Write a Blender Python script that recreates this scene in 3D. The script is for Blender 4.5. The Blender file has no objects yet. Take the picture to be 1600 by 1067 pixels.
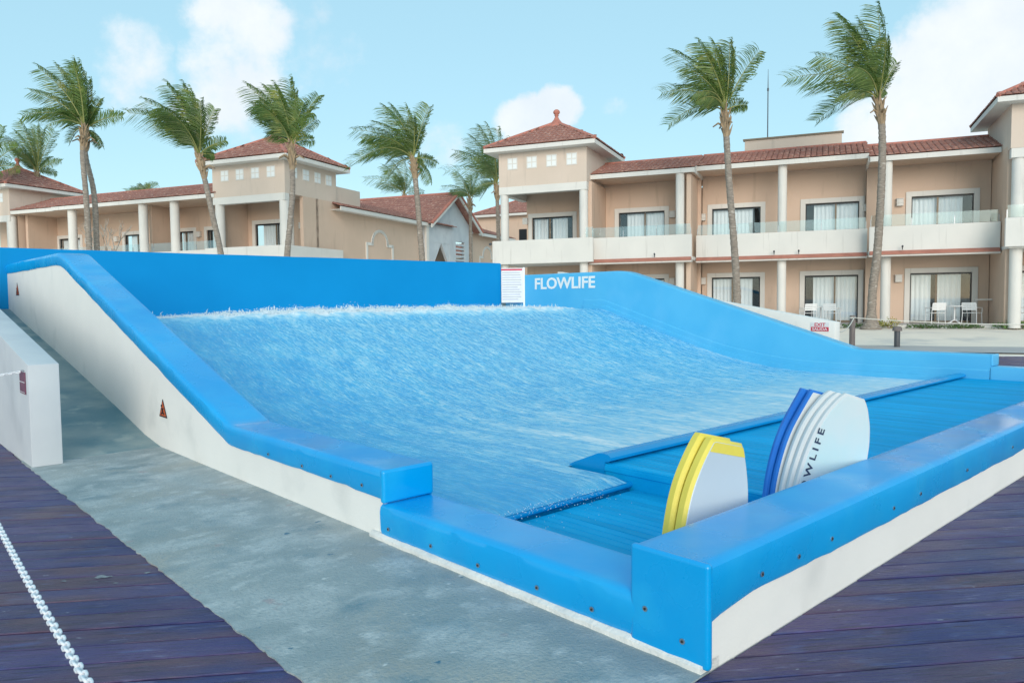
import bpy, bmesh, math, random
from mathutils import Vector, Matrix, noise
random.seed(7)
rad = math.radians
sc = bpy.context.scene
COL = sc.collection

# ------------------------------------------------------------------ camera, sky, sun, exposure
cd = bpy.data.cameras.new('camera'); cam = bpy.data.objects.new('camera', cd); COL.objects.link(cam)
cd.sensor_width = 36.0; cd.sensor_fit = 'HORIZONTAL'; cd.lens = 36.0*1160.03/1600
cd.clip_start = 0.05; cd.clip_end = 6000
cam.matrix_world = Matrix(((0.999951, 0.009892, 0.0, 0.0), (-0.000537, 0.054242, -0.998528, 0.0),
                           (-0.009878, 0.998479, 0.054245, 1.6), (0, 0, 0, 1)))
sc.camera = cam
SUN_EL, SUN_AZ = rad(17), rad(178)          # azimuth clockwise from +Y, where the sun stands
to_sun = Vector((math.sin(SUN_AZ)*math.cos(SUN_EL), math.cos(SUN_AZ)*math.cos(SUN_EL), math.sin(SUN_EL)))
sd = bpy.data.lights.new('sun', 'SUN'); sd.energy = 1.5; sd.angle = rad(34); sd.color = (1.0, 0.92, 0.82)
sun = bpy.data.objects.new('sun', sd); COL.objects.link(sun)
sun.rotation_euler = (-to_sun).to_track_quat('-Z', 'Y').to_euler()
sc.view_settings.view_transform = 'Standard'; sc.view_settings.look = 'None'
sc.view_settings.gamma = 1.0; sc.view_settings.use_curve_mapping = False
sc.view_settings.exposure = 0.56
SKY_STRENGTH = 0.15

def build_world():
    w = bpy.data.worlds.new('World'); sc.world = w; w.use_nodes = True
    nt = w.node_tree; nt.nodes.clear(); L = nt.links.new
    def N(t, **k):
        n = nt.nodes.new(t)
        for a, b in k.items(): setattr(n, a, b)
        return n
    def math_(op, a, b=None, c=None, clamp=False):
        n = N('ShaderNodeMath', operation=op); n.use_clamp = clamp
        for i, v in enumerate((a, b, c)):
            if v is None: continue
            if isinstance(v, (int, float)): n.inputs[i].default_value = v
            else: L(v, n.inputs[i])
        return n.outputs[0]
    out = N('ShaderNodeOutputWorld'); bg = N('ShaderNodeBackground')
    sky = N('ShaderNodeTexSky'); sky.sky_type = 'NISHITA'; sky.sun_disc = False
    sky.sun_elevation = SUN_EL; sky.sun_rotation = SUN_AZ
    sky.air_density = 1.0; sky.dust_density = 0.6; sky.ozone_density = 1.0; sky.altitude = 0
    tc = N('ShaderNodeTexCoord'); d = tc.outputs['Generated']
    # cloud shapes: warped lobes in the directions where cumulus stand, plus scattered cloud elsewhere
    nz = N('ShaderNodeTexNoise'); nz.inputs['Scale'].default_value = 7.0; nz.inputs['Detail'].default_value = 7.0; nz.inputs['Roughness'].default_value = 0.6
    L(d, nz.inputs['Vector'])
    sub = N('ShaderNodeVectorMath', operation='SUBTRACT'); L(nz.outputs['Color'], sub.inputs[0]); sub.inputs[1].default_value = (0.5, 0.5, 0.5)
    scl = N('ShaderNodeVectorMath', operation='SCALE'); L(sub.outputs[0], scl.inputs[0]); scl.inputs['Scale'].default_value = 0.11
    add = N('ShaderNodeVectorMath', operation='ADD'); L(d, add.inputs[0]); L(scl.outputs[0], add.inputs[1])
    nrm = N('ShaderNodeVectorMath', operation='NORMALIZE'); L(add.outputs[0], nrm.inputs[0])
    lobes = [(-.487, .395, 3.2, .75), (-.495, .36, 2.6, .7), (-.353, .425, 4.0, .95), (-.366, .365, 4.0, 1.), (-.388, .33, 3.4, .95), (-.33, .44, 3., .9),
             (-.375, .30, 2.4, .7), (-.25, .37, 3.0, .6), (-.207, .383, 2.2, .6), (-.276, .44, 2.6, .5), (-.155, .443, 1.8, .45), (-.095, .272, 2.6, .6),
             (.052, .312, 2.3, 1.), (.026, .295, 2.6, .95), (.147, .304, 1.5, .4), (.604, .347, 5.2, 1.), (.672, .382, 5.2, 1.), (.552, .295, 4.2, 1.),
             (.475, .283, 2.8, .8), (.638, .285, 5., 1.), (.24, .347, 1.7, .3), (.75, .33, 6, 1.), (-.62, .25, 3, .35), (-.14, .23, 4, .45), (.36, .23, 3, .35)]
    cur = None
    for (x, z, r, s) in [(x, z, r*(.92 if x < -.1 else 1.), s*(.86 if x < -.1 else 1.05)) for x, z, r, s in lobes]:                     # x/y and z/y of the direction, angular radius in degrees, weight
        v = Vector((x, 1, z-.060+.0095*x)).normalized()
        dt = N('ShaderNodeVectorMath', operation='DOT_PRODUCT'); L(nrm.outputs[0], dt.inputs[0]); dt.inputs[1].default_value = v
        mr = N('ShaderNodeMapRange'); mr.interpolation_type = 'SMOOTHSTEP'
        mr.inputs[1].default_value = math.cos(rad(r*1.35)); mr.inputs[2].default_value = math.cos(rad(r*.25))
        mr.inputs[3].default_value = 0; mr.inputs[4].default_value = s
        L(dt.outputs['Value'], mr.inputs[0])
        cur = mr.outputs[0] if cur is None else math_('MAXIMUM', cur, mr.outputs[0])
    nz2 = N('ShaderNodeTexNoise'); nz2.inputs['Scale'].default_value = 20.0; nz2.inputs['Detail'].default_value = 8.0; nz2.inputs['Roughness'].default_value = .62
    L(d, nz2.inputs['Vector'])
    e = math_('SUBTRACT', nz2.outputs['Fac'], 0.5); e = math_('MULTIPLY', e, 0.95)
    f = math_('ADD', cur, e)
    m1 = N('ShaderNodeMapRange'); m1.interpolation_type = 'SMOOTHSTEP'; m1.inputs[1].default_value = .36; m1.inputs[2].default_value = .92; L(f, m1.inputs[0])
    # the rest of the sky carries the same scattered cumulus
    nz3 = N('ShaderNodeTexNoise'); nz3.inputs['Scale'].default_value = 2.6; nz3.inputs['Detail'].default_value = 8.0; L(d, nz3.inputs['Vector'])
    m2 = N('ShaderNodeMapRange'); m2.interpolation_type = 'SMOOTHSTEP'; m2.inputs[1].default_value = .52; m2.inputs[2].default_value = .70; L(nz3.outputs['Fac'], m2.inputs[0])
    sx = N('ShaderNodeSeparateXYZ'); L(d, sx.inputs[0])
    m3 = N('ShaderNodeMapRange'); m3.interpolation_type = 'SMOOTHSTEP'; m3.inputs[1].default_value = .72; m3.inputs[2].default_value = .45; L(sx.outputs['Y'], m3.inputs[0])
    rest = math_('MULTIPLY', m2.outputs[0], m3.outputs[0])
    fac = math_('MAXIMUM', m1.outputs[0], rest)
    fac = math_('MULTIPLY', fac, 0.90)
    # pale tropical blue of the air
    tint = N('ShaderNodeMix', data_type='RGBA', blend_type='MULTIPLY'); tint.inputs[0].default_value = 1.0
    veil = N('ShaderNodeMix', data_type='RGBA'); veil.inputs[0].default_value = .74; L(sky.outputs[0], veil.inputs[6]); veil.inputs[7].default_value = (2.0, 3.5, 4.35, 1)   # thin high haze
    L(veil.outputs[2], tint.inputs[6]); tint.inputs[7].default_value = (1.0, 1.0, .95, 1)
    cr = N('ShaderNodeValToRGB'); cr.color_ramp.elements[0].position = .3; cr.color_ramp.elements[0].color = (3.7, 4.05, 4.4, 1)
    cr.color_ramp.elements[1].position = .72; cr.color_ramp.elements[1].color = (4.75, 4.85, 4.9, 1)
    L(nz.outputs['Fac'], cr.inputs[0])
    mix = N('ShaderNodeMix', data_type='RGBA'); L(fac, mix.inputs[0]); L(tint.outputs[2], mix.inputs[6]); L(cr.outputs[0], mix.inputs[7])
    L(mix.outputs[2], bg.inputs['Color']); bg.inputs['Strength'].default_value = SKY_STRENGTH
    L(bg.outputs[0], out.inputs[0])
build_world()

# ------------------------------------------------------------------ materials
MATS = {}
def mat(name, c1, c2=None, scale=3., stretch=(1, 1, 1), rough=.6, bump=0., bscale=60., spec=.5, metal=0., rnd=0., detail=6., lo=.35, hi=.65,
        c3=None, s3=1., lo3=.6, hi3=.7, coat=0., rough2=None, bstretch=None, layers=()):
    m = bpy.data.materials.new(name); m.use_nodes = True; nt = m.node_tree; L = nt.links.new
    b = nt.nodes['Principled BSDF']; b.inputs['Roughness'].default_value = rough; b.inputs['Metallic'].default_value = metal
    b.inputs['Specular IOR Level'].default_value = spec; b.inputs['Coat Weight'].default_value = coat; b.inputs['Coat Roughness'].default_value = .15
    tc = nt.nodes.new('ShaderNodeTexCoord'); vec = tc.outputs['Object']
    oi = None
    if rnd:
        oi = nt.nodes.new('ShaderNodeObjectInfo'); mu = nt.nodes.new('ShaderNodeVectorMath'); mu.operation = 'SCALE'
        mu.inputs[0].default_value = (37, 19, 53); L(oi.outputs['Random'], mu.inputs['Scale'])
        ad = nt.nodes.new('ShaderNodeVectorMath'); ad.operation = 'ADD'; L(vec, ad.inputs[0]); L(mu.outputs[0], ad.inputs[1]); vec = ad.outputs[0]
    def noise_(s, st, det=detail):
        mp = nt.nodes.new('ShaderNodeMapping'); mp.inputs['Scale'].default_value = st; L(vec, mp.inputs[0])
        n = nt.nodes.new('ShaderNodeTexNoise'); n.inputs['Scale'].default_value = s; n.inputs['Detail'].default_value = det; L(mp.outputs[0], n.inputs['Vector'])
        return n.outputs['Fac']
    def rng(v, a, c, x=0., y=1.):
        r = nt.nodes.new('ShaderNodeMapRange'); r.inputs[1].default_value = a; r.inputs[2].default_value = c; r.inputs[3].default_value = x; r.inputs[4].default_value = y
        L(v, r.inputs[0]); return r.outputs[0]
    col = None
    if c2 is not None:
        f = rng(noise_(scale, stretch), lo, hi)
        mx = nt.nodes.new('ShaderNodeMix'); mx.data_type = 'RGBA'; mx.inputs[6].default_value = (*c1, 1); mx.inputs[7].default_value = (*c2, 1); L(f, mx.inputs[0]); col = mx.outputs[2]
        if rough2 is not None: L(rng(noise_(scale*1.7, stretch), .35, .65, rough, rough2), b.inputs['Roughness'])
    if c3 is not None:
        f = rng(noise_(s3, stretch, 8.), lo3, hi3)
        mx = nt.nodes.new('ShaderNodeMix'); mx.data_type = 'RGBA'; L(f, mx.inputs[0]); mx.inputs[7].default_value = (*c3, 1)
        if col: L(col, mx.inputs[6])
        else: mx.inputs[6].default_value = (*c1, 1)
        col = mx.outputs[2]
    for (cc, ss, st, la, lb, det) in layers:
        f = rng(noise_(ss, st, det), la, lb)
        mx = nt.nodes.new('ShaderNodeMix'); mx.data_type = 'RGBA'; L(f, mx.inputs[0]); mx.inputs[7].default_value = (*cc, 1); L(col, mx.inputs[6]); col = mx.outputs[2]
    if rnd:
        hs = nt.nodes.new('ShaderNodeHueSaturation'); L(rng(oi.outputs['Random'], 0, 1, 1-rnd, 1+rnd), hs.inputs['Value'])
        if col: L(col, hs.inputs['Color'])
        else: hs.inputs['Color'].default_value = (*c1, 1)
        col = hs.outputs[0]
    if col: L(col, b.inputs['Base Color'])
    else: b.inputs['Base Color'].default_value = (*c1, 1)
    if bump:
        bp = nt.nodes.new('ShaderNodeBump'); bp.inputs['Strength'].default_value = bump; bp.inputs['Distance'].default_value = .02
        L(noise_(bscale, bstretch or stretch, 5.), bp.inputs['Height']); L(bp.outputs[0], b.inputs['Normal'])
    MATS[name] = m
    return m

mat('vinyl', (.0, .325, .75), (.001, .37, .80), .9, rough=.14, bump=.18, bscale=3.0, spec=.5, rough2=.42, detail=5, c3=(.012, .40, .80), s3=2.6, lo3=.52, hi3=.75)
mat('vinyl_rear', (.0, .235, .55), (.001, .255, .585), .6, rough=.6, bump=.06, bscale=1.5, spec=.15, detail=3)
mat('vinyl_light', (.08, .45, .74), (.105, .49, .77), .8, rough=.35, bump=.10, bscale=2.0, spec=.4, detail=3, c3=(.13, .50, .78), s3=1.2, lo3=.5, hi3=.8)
mat('rail_vinyl', (.0, .27, .62), (.004, .31, .66), 1.5, rough=.25, bump=.08, bscale=4, spec=.5)
mat('slat_blue', (.0, .345, .69), (.004, .395, .745), 2.5, (3, 1, 1), spec=.12, rough=.6, rnd=.10, bump=.12, bscale=30)
mat('white_paint', (.84, .82, .785), (.79, .775, .745), 1.3, rough=.75, bump=.10, bscale=45, c3=(.62, .62, .60), s3=1.6, lo3=.58, hi3=.85)
mat('white_rough', (.80, .78, .74), (.66, .66, .64), 6, rough=.85, bump=.4, bscale=40)
mat('grey_wall', (.58, .61, .64), (.52, .55, .59), 1.6, rough=.8, bump=.1, bscale=40, c3=(.44, .47, .50), s3=1.8, lo3=.55, hi3=.85)
mat('concrete', (.225, .285, .305), (.355, .405, .412), 1.3, rough=.60, bump=.5, bscale=60, detail=13, c3=(.385, .370, .325), s3=.8, lo3=.48, hi3=.70, rough2=.32, lo=.34, hi=.66,
    layers=[((.115, .215, .265), 2.2, (1, 1, 1), .555, .70, 14), ((.455, .50, .51), 2.6, (1.0, 1.3, 1), .48, .70, 15), ((.50, .54, .545), 5.0, (1.0, 1.3, 1), .56, .74, 15), ((.27, .32, .345), 34, (1, 1, 1), .50, .75, 4), ((.37, .29, .30), 4.2, (1, 1, 1), .66, .76, 10), ((.54, .57, .57), 13, (1, 1.5, 1), .66, .74, 12), ((.04, .15, .24), 5.5, (1, 1.8, 1), .70, .725, 8)])
mat('concrete_teal', (.075, .19, .235), (.24, .31, .32), 1.7, (1, 1, 1), rough=.5, bump=.2, bscale=26, c3=(.30, .37, .37), s3=3.0, lo3=.58, hi3=.72)  # darker, teal-toned concrete of the two ramps
mat('deck_wood', (.030, .034, .145), (.072, .047, .148), 1.5, (.8, 2.2, 1), rough=.48, bump=.75, bscale=5, bstretch=(1.6, 24, 1), rnd=.13, detail=13, c3=(.105, .054, .092), s3=1.1, lo3=.50, hi3=.66, spec=.5, rough2=.32, lo=.40, hi=.60,
    layers=[((.022, .018, .055), 3.2, (1.2, 24, 1), .52, .70, 6), ((.075, .115, .30), 2.4, (1.0, 3.5, 1), .62, .76, 12), ((.17, .16, .29), 6, (1.0, 6, 1), .62, .78, 10), ((.42, .45, .54), 12, (.9, 3, 1), .72, .76, 8), ((.014, .012, .024), 7, (.6, 4, 1), .70, .76, 5)])
mat('deck_under', (.01, .009, .012), rough=.9)
mat('sand', (.90, .79, .68), (.84, .74, .64), .8, rough=.95, bump=.5, bscale=14, c3=(.64, .59, .55), s3=.5, lo3=.55, hi3=.7)
mat('path_grey', (.50, .47, .46), (.42, .40, .40), 1.2, rough=.9, bump=.2, bscale=30)
mat('stucco', (.67, .50, .395), (.62, .465, .365), .6, rough=.9, bump=.15, bscale=50, spec=.2, layers=[((.50, .37, .28), 1.2, (3, 3, .5), .58, .85, 8)])
mat('stucco_pale', (.67, .555, .475), (.63, .52, .44), .6, rough=.9, bump=.1, bscale=50, spec=.2, layers=[((.50, .42, .36), 1.2, (4, 4, .4), .60, .85, 8)])
mat('trim', (.72, .695, .66), (.67, .65, .62), .9, rough=.8, bump=.08, bscale=40, spec=.25, layers=[((.50, .48, .45), 1.4, (5, 5, .35), .60, .82, 8)])
mat('roof_tile', (.40, .195, .155), (.31, .15, .125), 3.0, rough=.9, bump=.3, bscale=25, c3=(.53, .33, .27), s3=5, lo3=.56, hi3=.68, spec=.3)
mat('ridge_tile', (.54, .21, .16), (.44, .17, .13), 4.0, rough=.8, bump=.2, bscale=25, spec=.3)
mat('cornice_red', (.46, .19, .14), (.38, .15, .11), 3, rough=.8)
mat('bronze', (.20, .155, .11), rough=.45, metal=.3)
mat('dark_frame', (.012, .012, .016), rough=.35)
mat('room_dark', (.012, .014, .02), rough=.6)  # near-black planes; the unlit rooms' darkness is put into their colour
mat('curtain', (.86, .90, .92), (.78, .84, .87), 2, (6, 1, .3), rough=.9)
mat('blind', (.80, .82, .82), (.74, .78, .80), 8, (.2, .2, 2), rough=.7)
mat('white_plastic', (.82, .83, .84), rough=.4)
mat('chain_white', (.80, .82, .86), (.70, .74, .80), 20, rough=.4)
mat('rope', (.80, .77, .70), (.62, .60, .54), 60, rough=.9, bump=.5, bscale=160)
mat('post_grey', (.20, .17, .16), (.14, .12, .12), 9, (3, 3, .5), rough=.85, bump=.3, bscale=20)
mat('bollard', (.07, .075, .085), rough=.5)
mat('trunk', (.33, .28, .235), (.21, .175, .15), 7, (1, 1, 3), rough=.95, bump=.8, bscale=18, bstretch=(1, 1, 4), c3=(.45, .40, .35), s3=5, lo3=.58, hi3=.7)
mat('trunk_base', (.40, .24, .15), (.24, .16, .11), 9, rough=.95, bump=.8, bscale=22)
mat('palm_fibre', (.40, .29, .18), (.25, .18, .12), 12, (1, 1, .4), rough=.95, bump=.6, bscale=40)
def leafmat(name, a, b_, c):
    m = mat(name, a, b_, 1.6, rough=.42, rnd=.22, c3=c, s3=2.4, lo3=.55, hi3=.72, spec=.4)
    nt = m.node_tree; b = nt.nodes['Principled BSDF']
    tr = nt.nodes.new('ShaderNodeBsdfTranslucent'); tr.inputs[0].default_value = (a[0]*2.2, a[1]*2.0, a[2]*1.2, 1)
    ms = nt.nodes.new('ShaderNodeMixShader'); ms.inputs[0].default_value = .30
    out = nt.nodes['Material Output']; nt.links.new(b.outputs[0], ms.inputs[1]); nt.links.new(tr.outputs[0], ms.inputs[2]); nt.links.new(ms.outputs[0], out.inputs[0])
leafmat('leaf', (.075, .140, .040), (.165, .235, .060), (.34, .34, .085))
leafmat('leaf_far', (.10, .165, .07), (.16, .22, .085), (.24, .26, .10))
mat('rachis', (.27, .27, .08), (.20, .22, .07), 3, rough=.6)
mat('bare_bark', (.50, .44, .38), (.38, .33, .29), 9, rough=.95)
mat('shrub', (.06, .13, .03), (.10, .18, .05), 9, rough=.6, rnd=.2)
mat('shrub_yellow', (.40, .34, .07), (.16, .20, .05), 9, rough=.6)
mat('board_yellow', (.80, .66, .10), (.74, .60, .08), 3, rough=.45, bump=.1, bscale=60)
mat('board_white', (.66, .68, .69), (.60, .64, .66), 2, rough=.35)
mat('board_mint', (.50, .68, .71), (.62, .67, .69), 2.0, rough=.28)
mat('board_grey', (.50, .58, .65), (.55, .62, .67), 1.5, rough=.3)
mat('board_blue', (.008, .14, .56), (.012, .18, .62), 4, rough=.4)
mat('lettering_white', (.85, .84, .80), rough=.6)
mat('lettering_navy', (.02, .04, .09), rough=.5)
mat('sign_white', (.78, .78, .79), (.72, .72, .74), 6, rough=.5)
mat('sign_line', (.42, .42, .47), rough=.6)
mat('sign_red', (.62, .03, .08), (.55, .025, .06), 9, rough=.5)
mat('sign_maroon', (.20, .07, .12), (.15, .05, .09), 14, rough=.5)
mat('sign_orange', (.62, .12, .035), (.5, .09, .03), 12, rough=.5)
mat('sign_black', (.012, .012, .015), rough=.5)
mat('steel', (.45, .47, .50), rough=.35, metal=.9)
mat('rubber', (.02, .025, .03), rough=.7)
mat('foam_white', (.74, .80, .83), (.66, .75, .80), 9, rough=.6)
mat('drops', (.62, .82, .92), (.5, .74, .9), 9, rough=.2)
def glassmat(name, col, a0, a1):
    m = bpy.data.materials.new(name); m.use_nodes = True; nt = m.node_tree; nt.nodes.clear(); L = nt.links.new
    o = nt.nodes.new('ShaderNodeOutputMaterial'); t = nt.nodes.new('ShaderNodeBsdfTransparent'); t.inputs[0].default_value = (*col, 1)
    g = nt.nodes.new('ShaderNodeBsdfGlossy'); g.inputs['Roughness'].default_value = .02; g.inputs[0].default_value = (.9, .95, 1, 1)
    lw = nt.nodes.new('ShaderNodeLayerWeight'); f = nt.nodes.new('ShaderNodeMath'); f.operation = 'POWER'; f.inputs[1].default_value = 4.; L(lw.outputs['Facing'], f.inputs[0])   # the same from both faces of the pane
    r = nt.nodes.new('ShaderNodeMapRange'); r.inputs[3].default_value = a0; r.inputs[4].default_value = a1; L(f.outputs[0], r.inputs[0])
    mx = nt.nodes.new('ShaderNodeMixShader'); L(r.outputs[0], mx.inputs[0]); L(t.outputs[0], mx.inputs[1]); L(g.outputs[0], mx.inputs[2]); L(mx.outputs[0], o.inputs[0])
    MATS[name] = m
glassmat('glass', (.96, .975, .98), .06, 1.0)
glassmat('glass_rail', (.94, .975, .97), .14, 1.0)

def water_material():
    m = bpy.data.materials.new('water_sheet'); m.use_nodes = True; nt = m.node_tree; L = nt.links.new
    b = nt.nodes['Principled BSDF']; b.inputs['Roughness'].default_value = .22; b.inputs['Specular IOR Level'].default_value = .22
    tc = nt.nodes.new('ShaderNodeTexCoord'); v = tc.outputs['Object']
    def nz(s, st, det=6., rgh=.6, rot=0.):
        mp = nt.nodes.new('ShaderNodeMapping'); mp.inputs['Scale'].default_value = st; mp.inputs['Rotation'].default_value = (0, 0, rot); L(v, mp.inputs[0])
        n = nt.nodes.new('ShaderNodeTexNoise'); n.inputs['Scale'].default_value = s; n.inputs['Detail'].default_value = det; n.inputs['Roughness'].default_value = rgh
        L(mp.outputs[0], n.inputs['Vector']); return n.outputs['Fac']
    def rng(x, a, c, p=0., q=1.):
        r = nt.nodes.new('ShaderNodeMapRange'); r.inputs[1].default_value = a; r.inputs[2].default_value = c; r.inputs[3].default_value = p; r.inputs[4].default_value = q; L(x, r.inputs[0]); return r.outputs[0]
    def mth(op, x, y):
        n = nt.nodes.new('ShaderNodeMath'); n.operation = op
        for i, q in enumerate((x, y)):
            if isinstance(q, (int, float)): n.inputs[i].default_value = q
            else: L(q, n.inputs[i])
        return n.outputs[0]
    sp = nt.nodes.new('ShaderNodeSeparateXYZ'); L(v, sp.inputs[0]); u, t = sp.outputs[0], sp.outputs[1]
    fine = mth('MAXIMUM', rng(nz(9., (3.0, .60, 1), 4., .65), .46, .70), rng(nz(9., (1.2, .22, 1), 5., .65), .50, .70, 0., .85))                      # fine broken foam flecks running with the flow
    mid = rng(nz(2.2, (1.6, .55, 1), 6., .65), .42, .66)
    streak = rng(nz(1.0, (1.3, .13, 1), 8., .6), .54, .66)           # long tongues of aerated water
    near = rng(t, 9.0, 3.2, .10, 1.0)                                   # jets leave the nozzle white
    streak = mth('MULTIPLY', mth('MULTIPLY', streak, near), 1.25)
    aer = rng(u, .6, 4.2, .05, 1.0)                                     # calm clear water hugs the left wall
    foam = mth('ADD', mth('MULTIPLY', fine, mth('ADD', mth('MULTIPLY', mid, .50), .62)), 0.10)
    foam = mth('MULTIPLY', foam, aer)
    lines = rng(nz(3.4, (6.5, .42, 1), 4., .6), .56, .66)                    # hair-thin white lines drawn out by the flow
    foam = mth('ADD', foam, mth('MULTIPLY', lines, mth('MULTIPLY', rng(u, .5, 6.0, .10, .46), rng(t, 12.5, 7., .55, 1.))))
    foam = mth('ADD', foam, mth('MULTIPLY', rng(u, 5., 11.5, 0., .16), rng(t, 9.5, 5.)))
    foam = mth('ADD', mth('MULTIPLY', foam, .80), mth('MULTIPLY', streak, mth('ADD', mth('MULTIPLY', fine, .55), .28)))
    jet = mth('MULTIPLY', rng(t, 6.2, 3.3, 0., .55), rng(u, 2.2, 4.2, 0., 1.))
    foam = mth('ADD', foam, mth('MULTIPLY', jet, rng(nz(3., (1.6, .5, 1), 6.), .3, .62, .35, 1.)))
    crest = mth('ADD', rng(t, 11.75, 12.25, 0., 1.0), mth('MULTIPLY', rng(nz(6., (1, 1, 1)), .3, .7, -.5, .5), rng(t, 11.3, 12.2)))
    crest = mth('MULTIPLY', crest, rng(u, .9, 2.6)); crest = mth('MULTIPLY', crest, rng(u, 13.3, 11.8))
    foam = mth('MAXIMUM', foam, crest)
    n = nt.nodes.new('ShaderNodeMath'); n.operation = 'ADD'; n.use_clamp = True; L(foam, n.inputs[0]); n.inputs[1].default_value = 0.; foam = n.outputs[0]
    base = nt.nodes.new('ShaderNodeMix'); base.data_type = 'RGBA'; L(mid, base.inputs[0])
    base.inputs[6].default_value = (.005, .37, .76, 1); base.inputs[7].default_value = (.07, .49, .81, 1)
    m0 = nt.nodes.new('ShaderNodeMix'); m0.data_type = 'RGBA'; L(rng(foam, 0., .55), m0.inputs[0]); L(base.outputs[2], m0.inputs[6]); m0.inputs[7].default_value = (.32, .66, .85, 1)
    mx = nt.nodes.new('ShaderNodeMix'); mx.data_type = 'RGBA'; L(rng(foam, .48, 1.08), mx.inputs[0]); L(m0.outputs[2], mx.inputs[6]); mx.inputs[7].default_value = (.80, .88, .92, 1)
    L(mx.outputs[2], b.inputs['Base Color'])
    L(rng(foam, 0, 1, .16, .6), b.inputs['Roughness'])
    bp = nt.nodes.new('ShaderNodeBump'); bp.inputs['Strength'].default_value = .7; bp.inputs['Distance'].default_value = .035
    L(mth('ADD', nz(10., (1.8, .8, 1), 6., .7), mth('MULTIPLY', nz(2.4, (1.5, .5, 1), 4.), .8)), bp.inputs['Height']); L(bp.outputs[0], b.inputs['Normal'])
    MATS['water_sheet'] = m
water_material()

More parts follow.
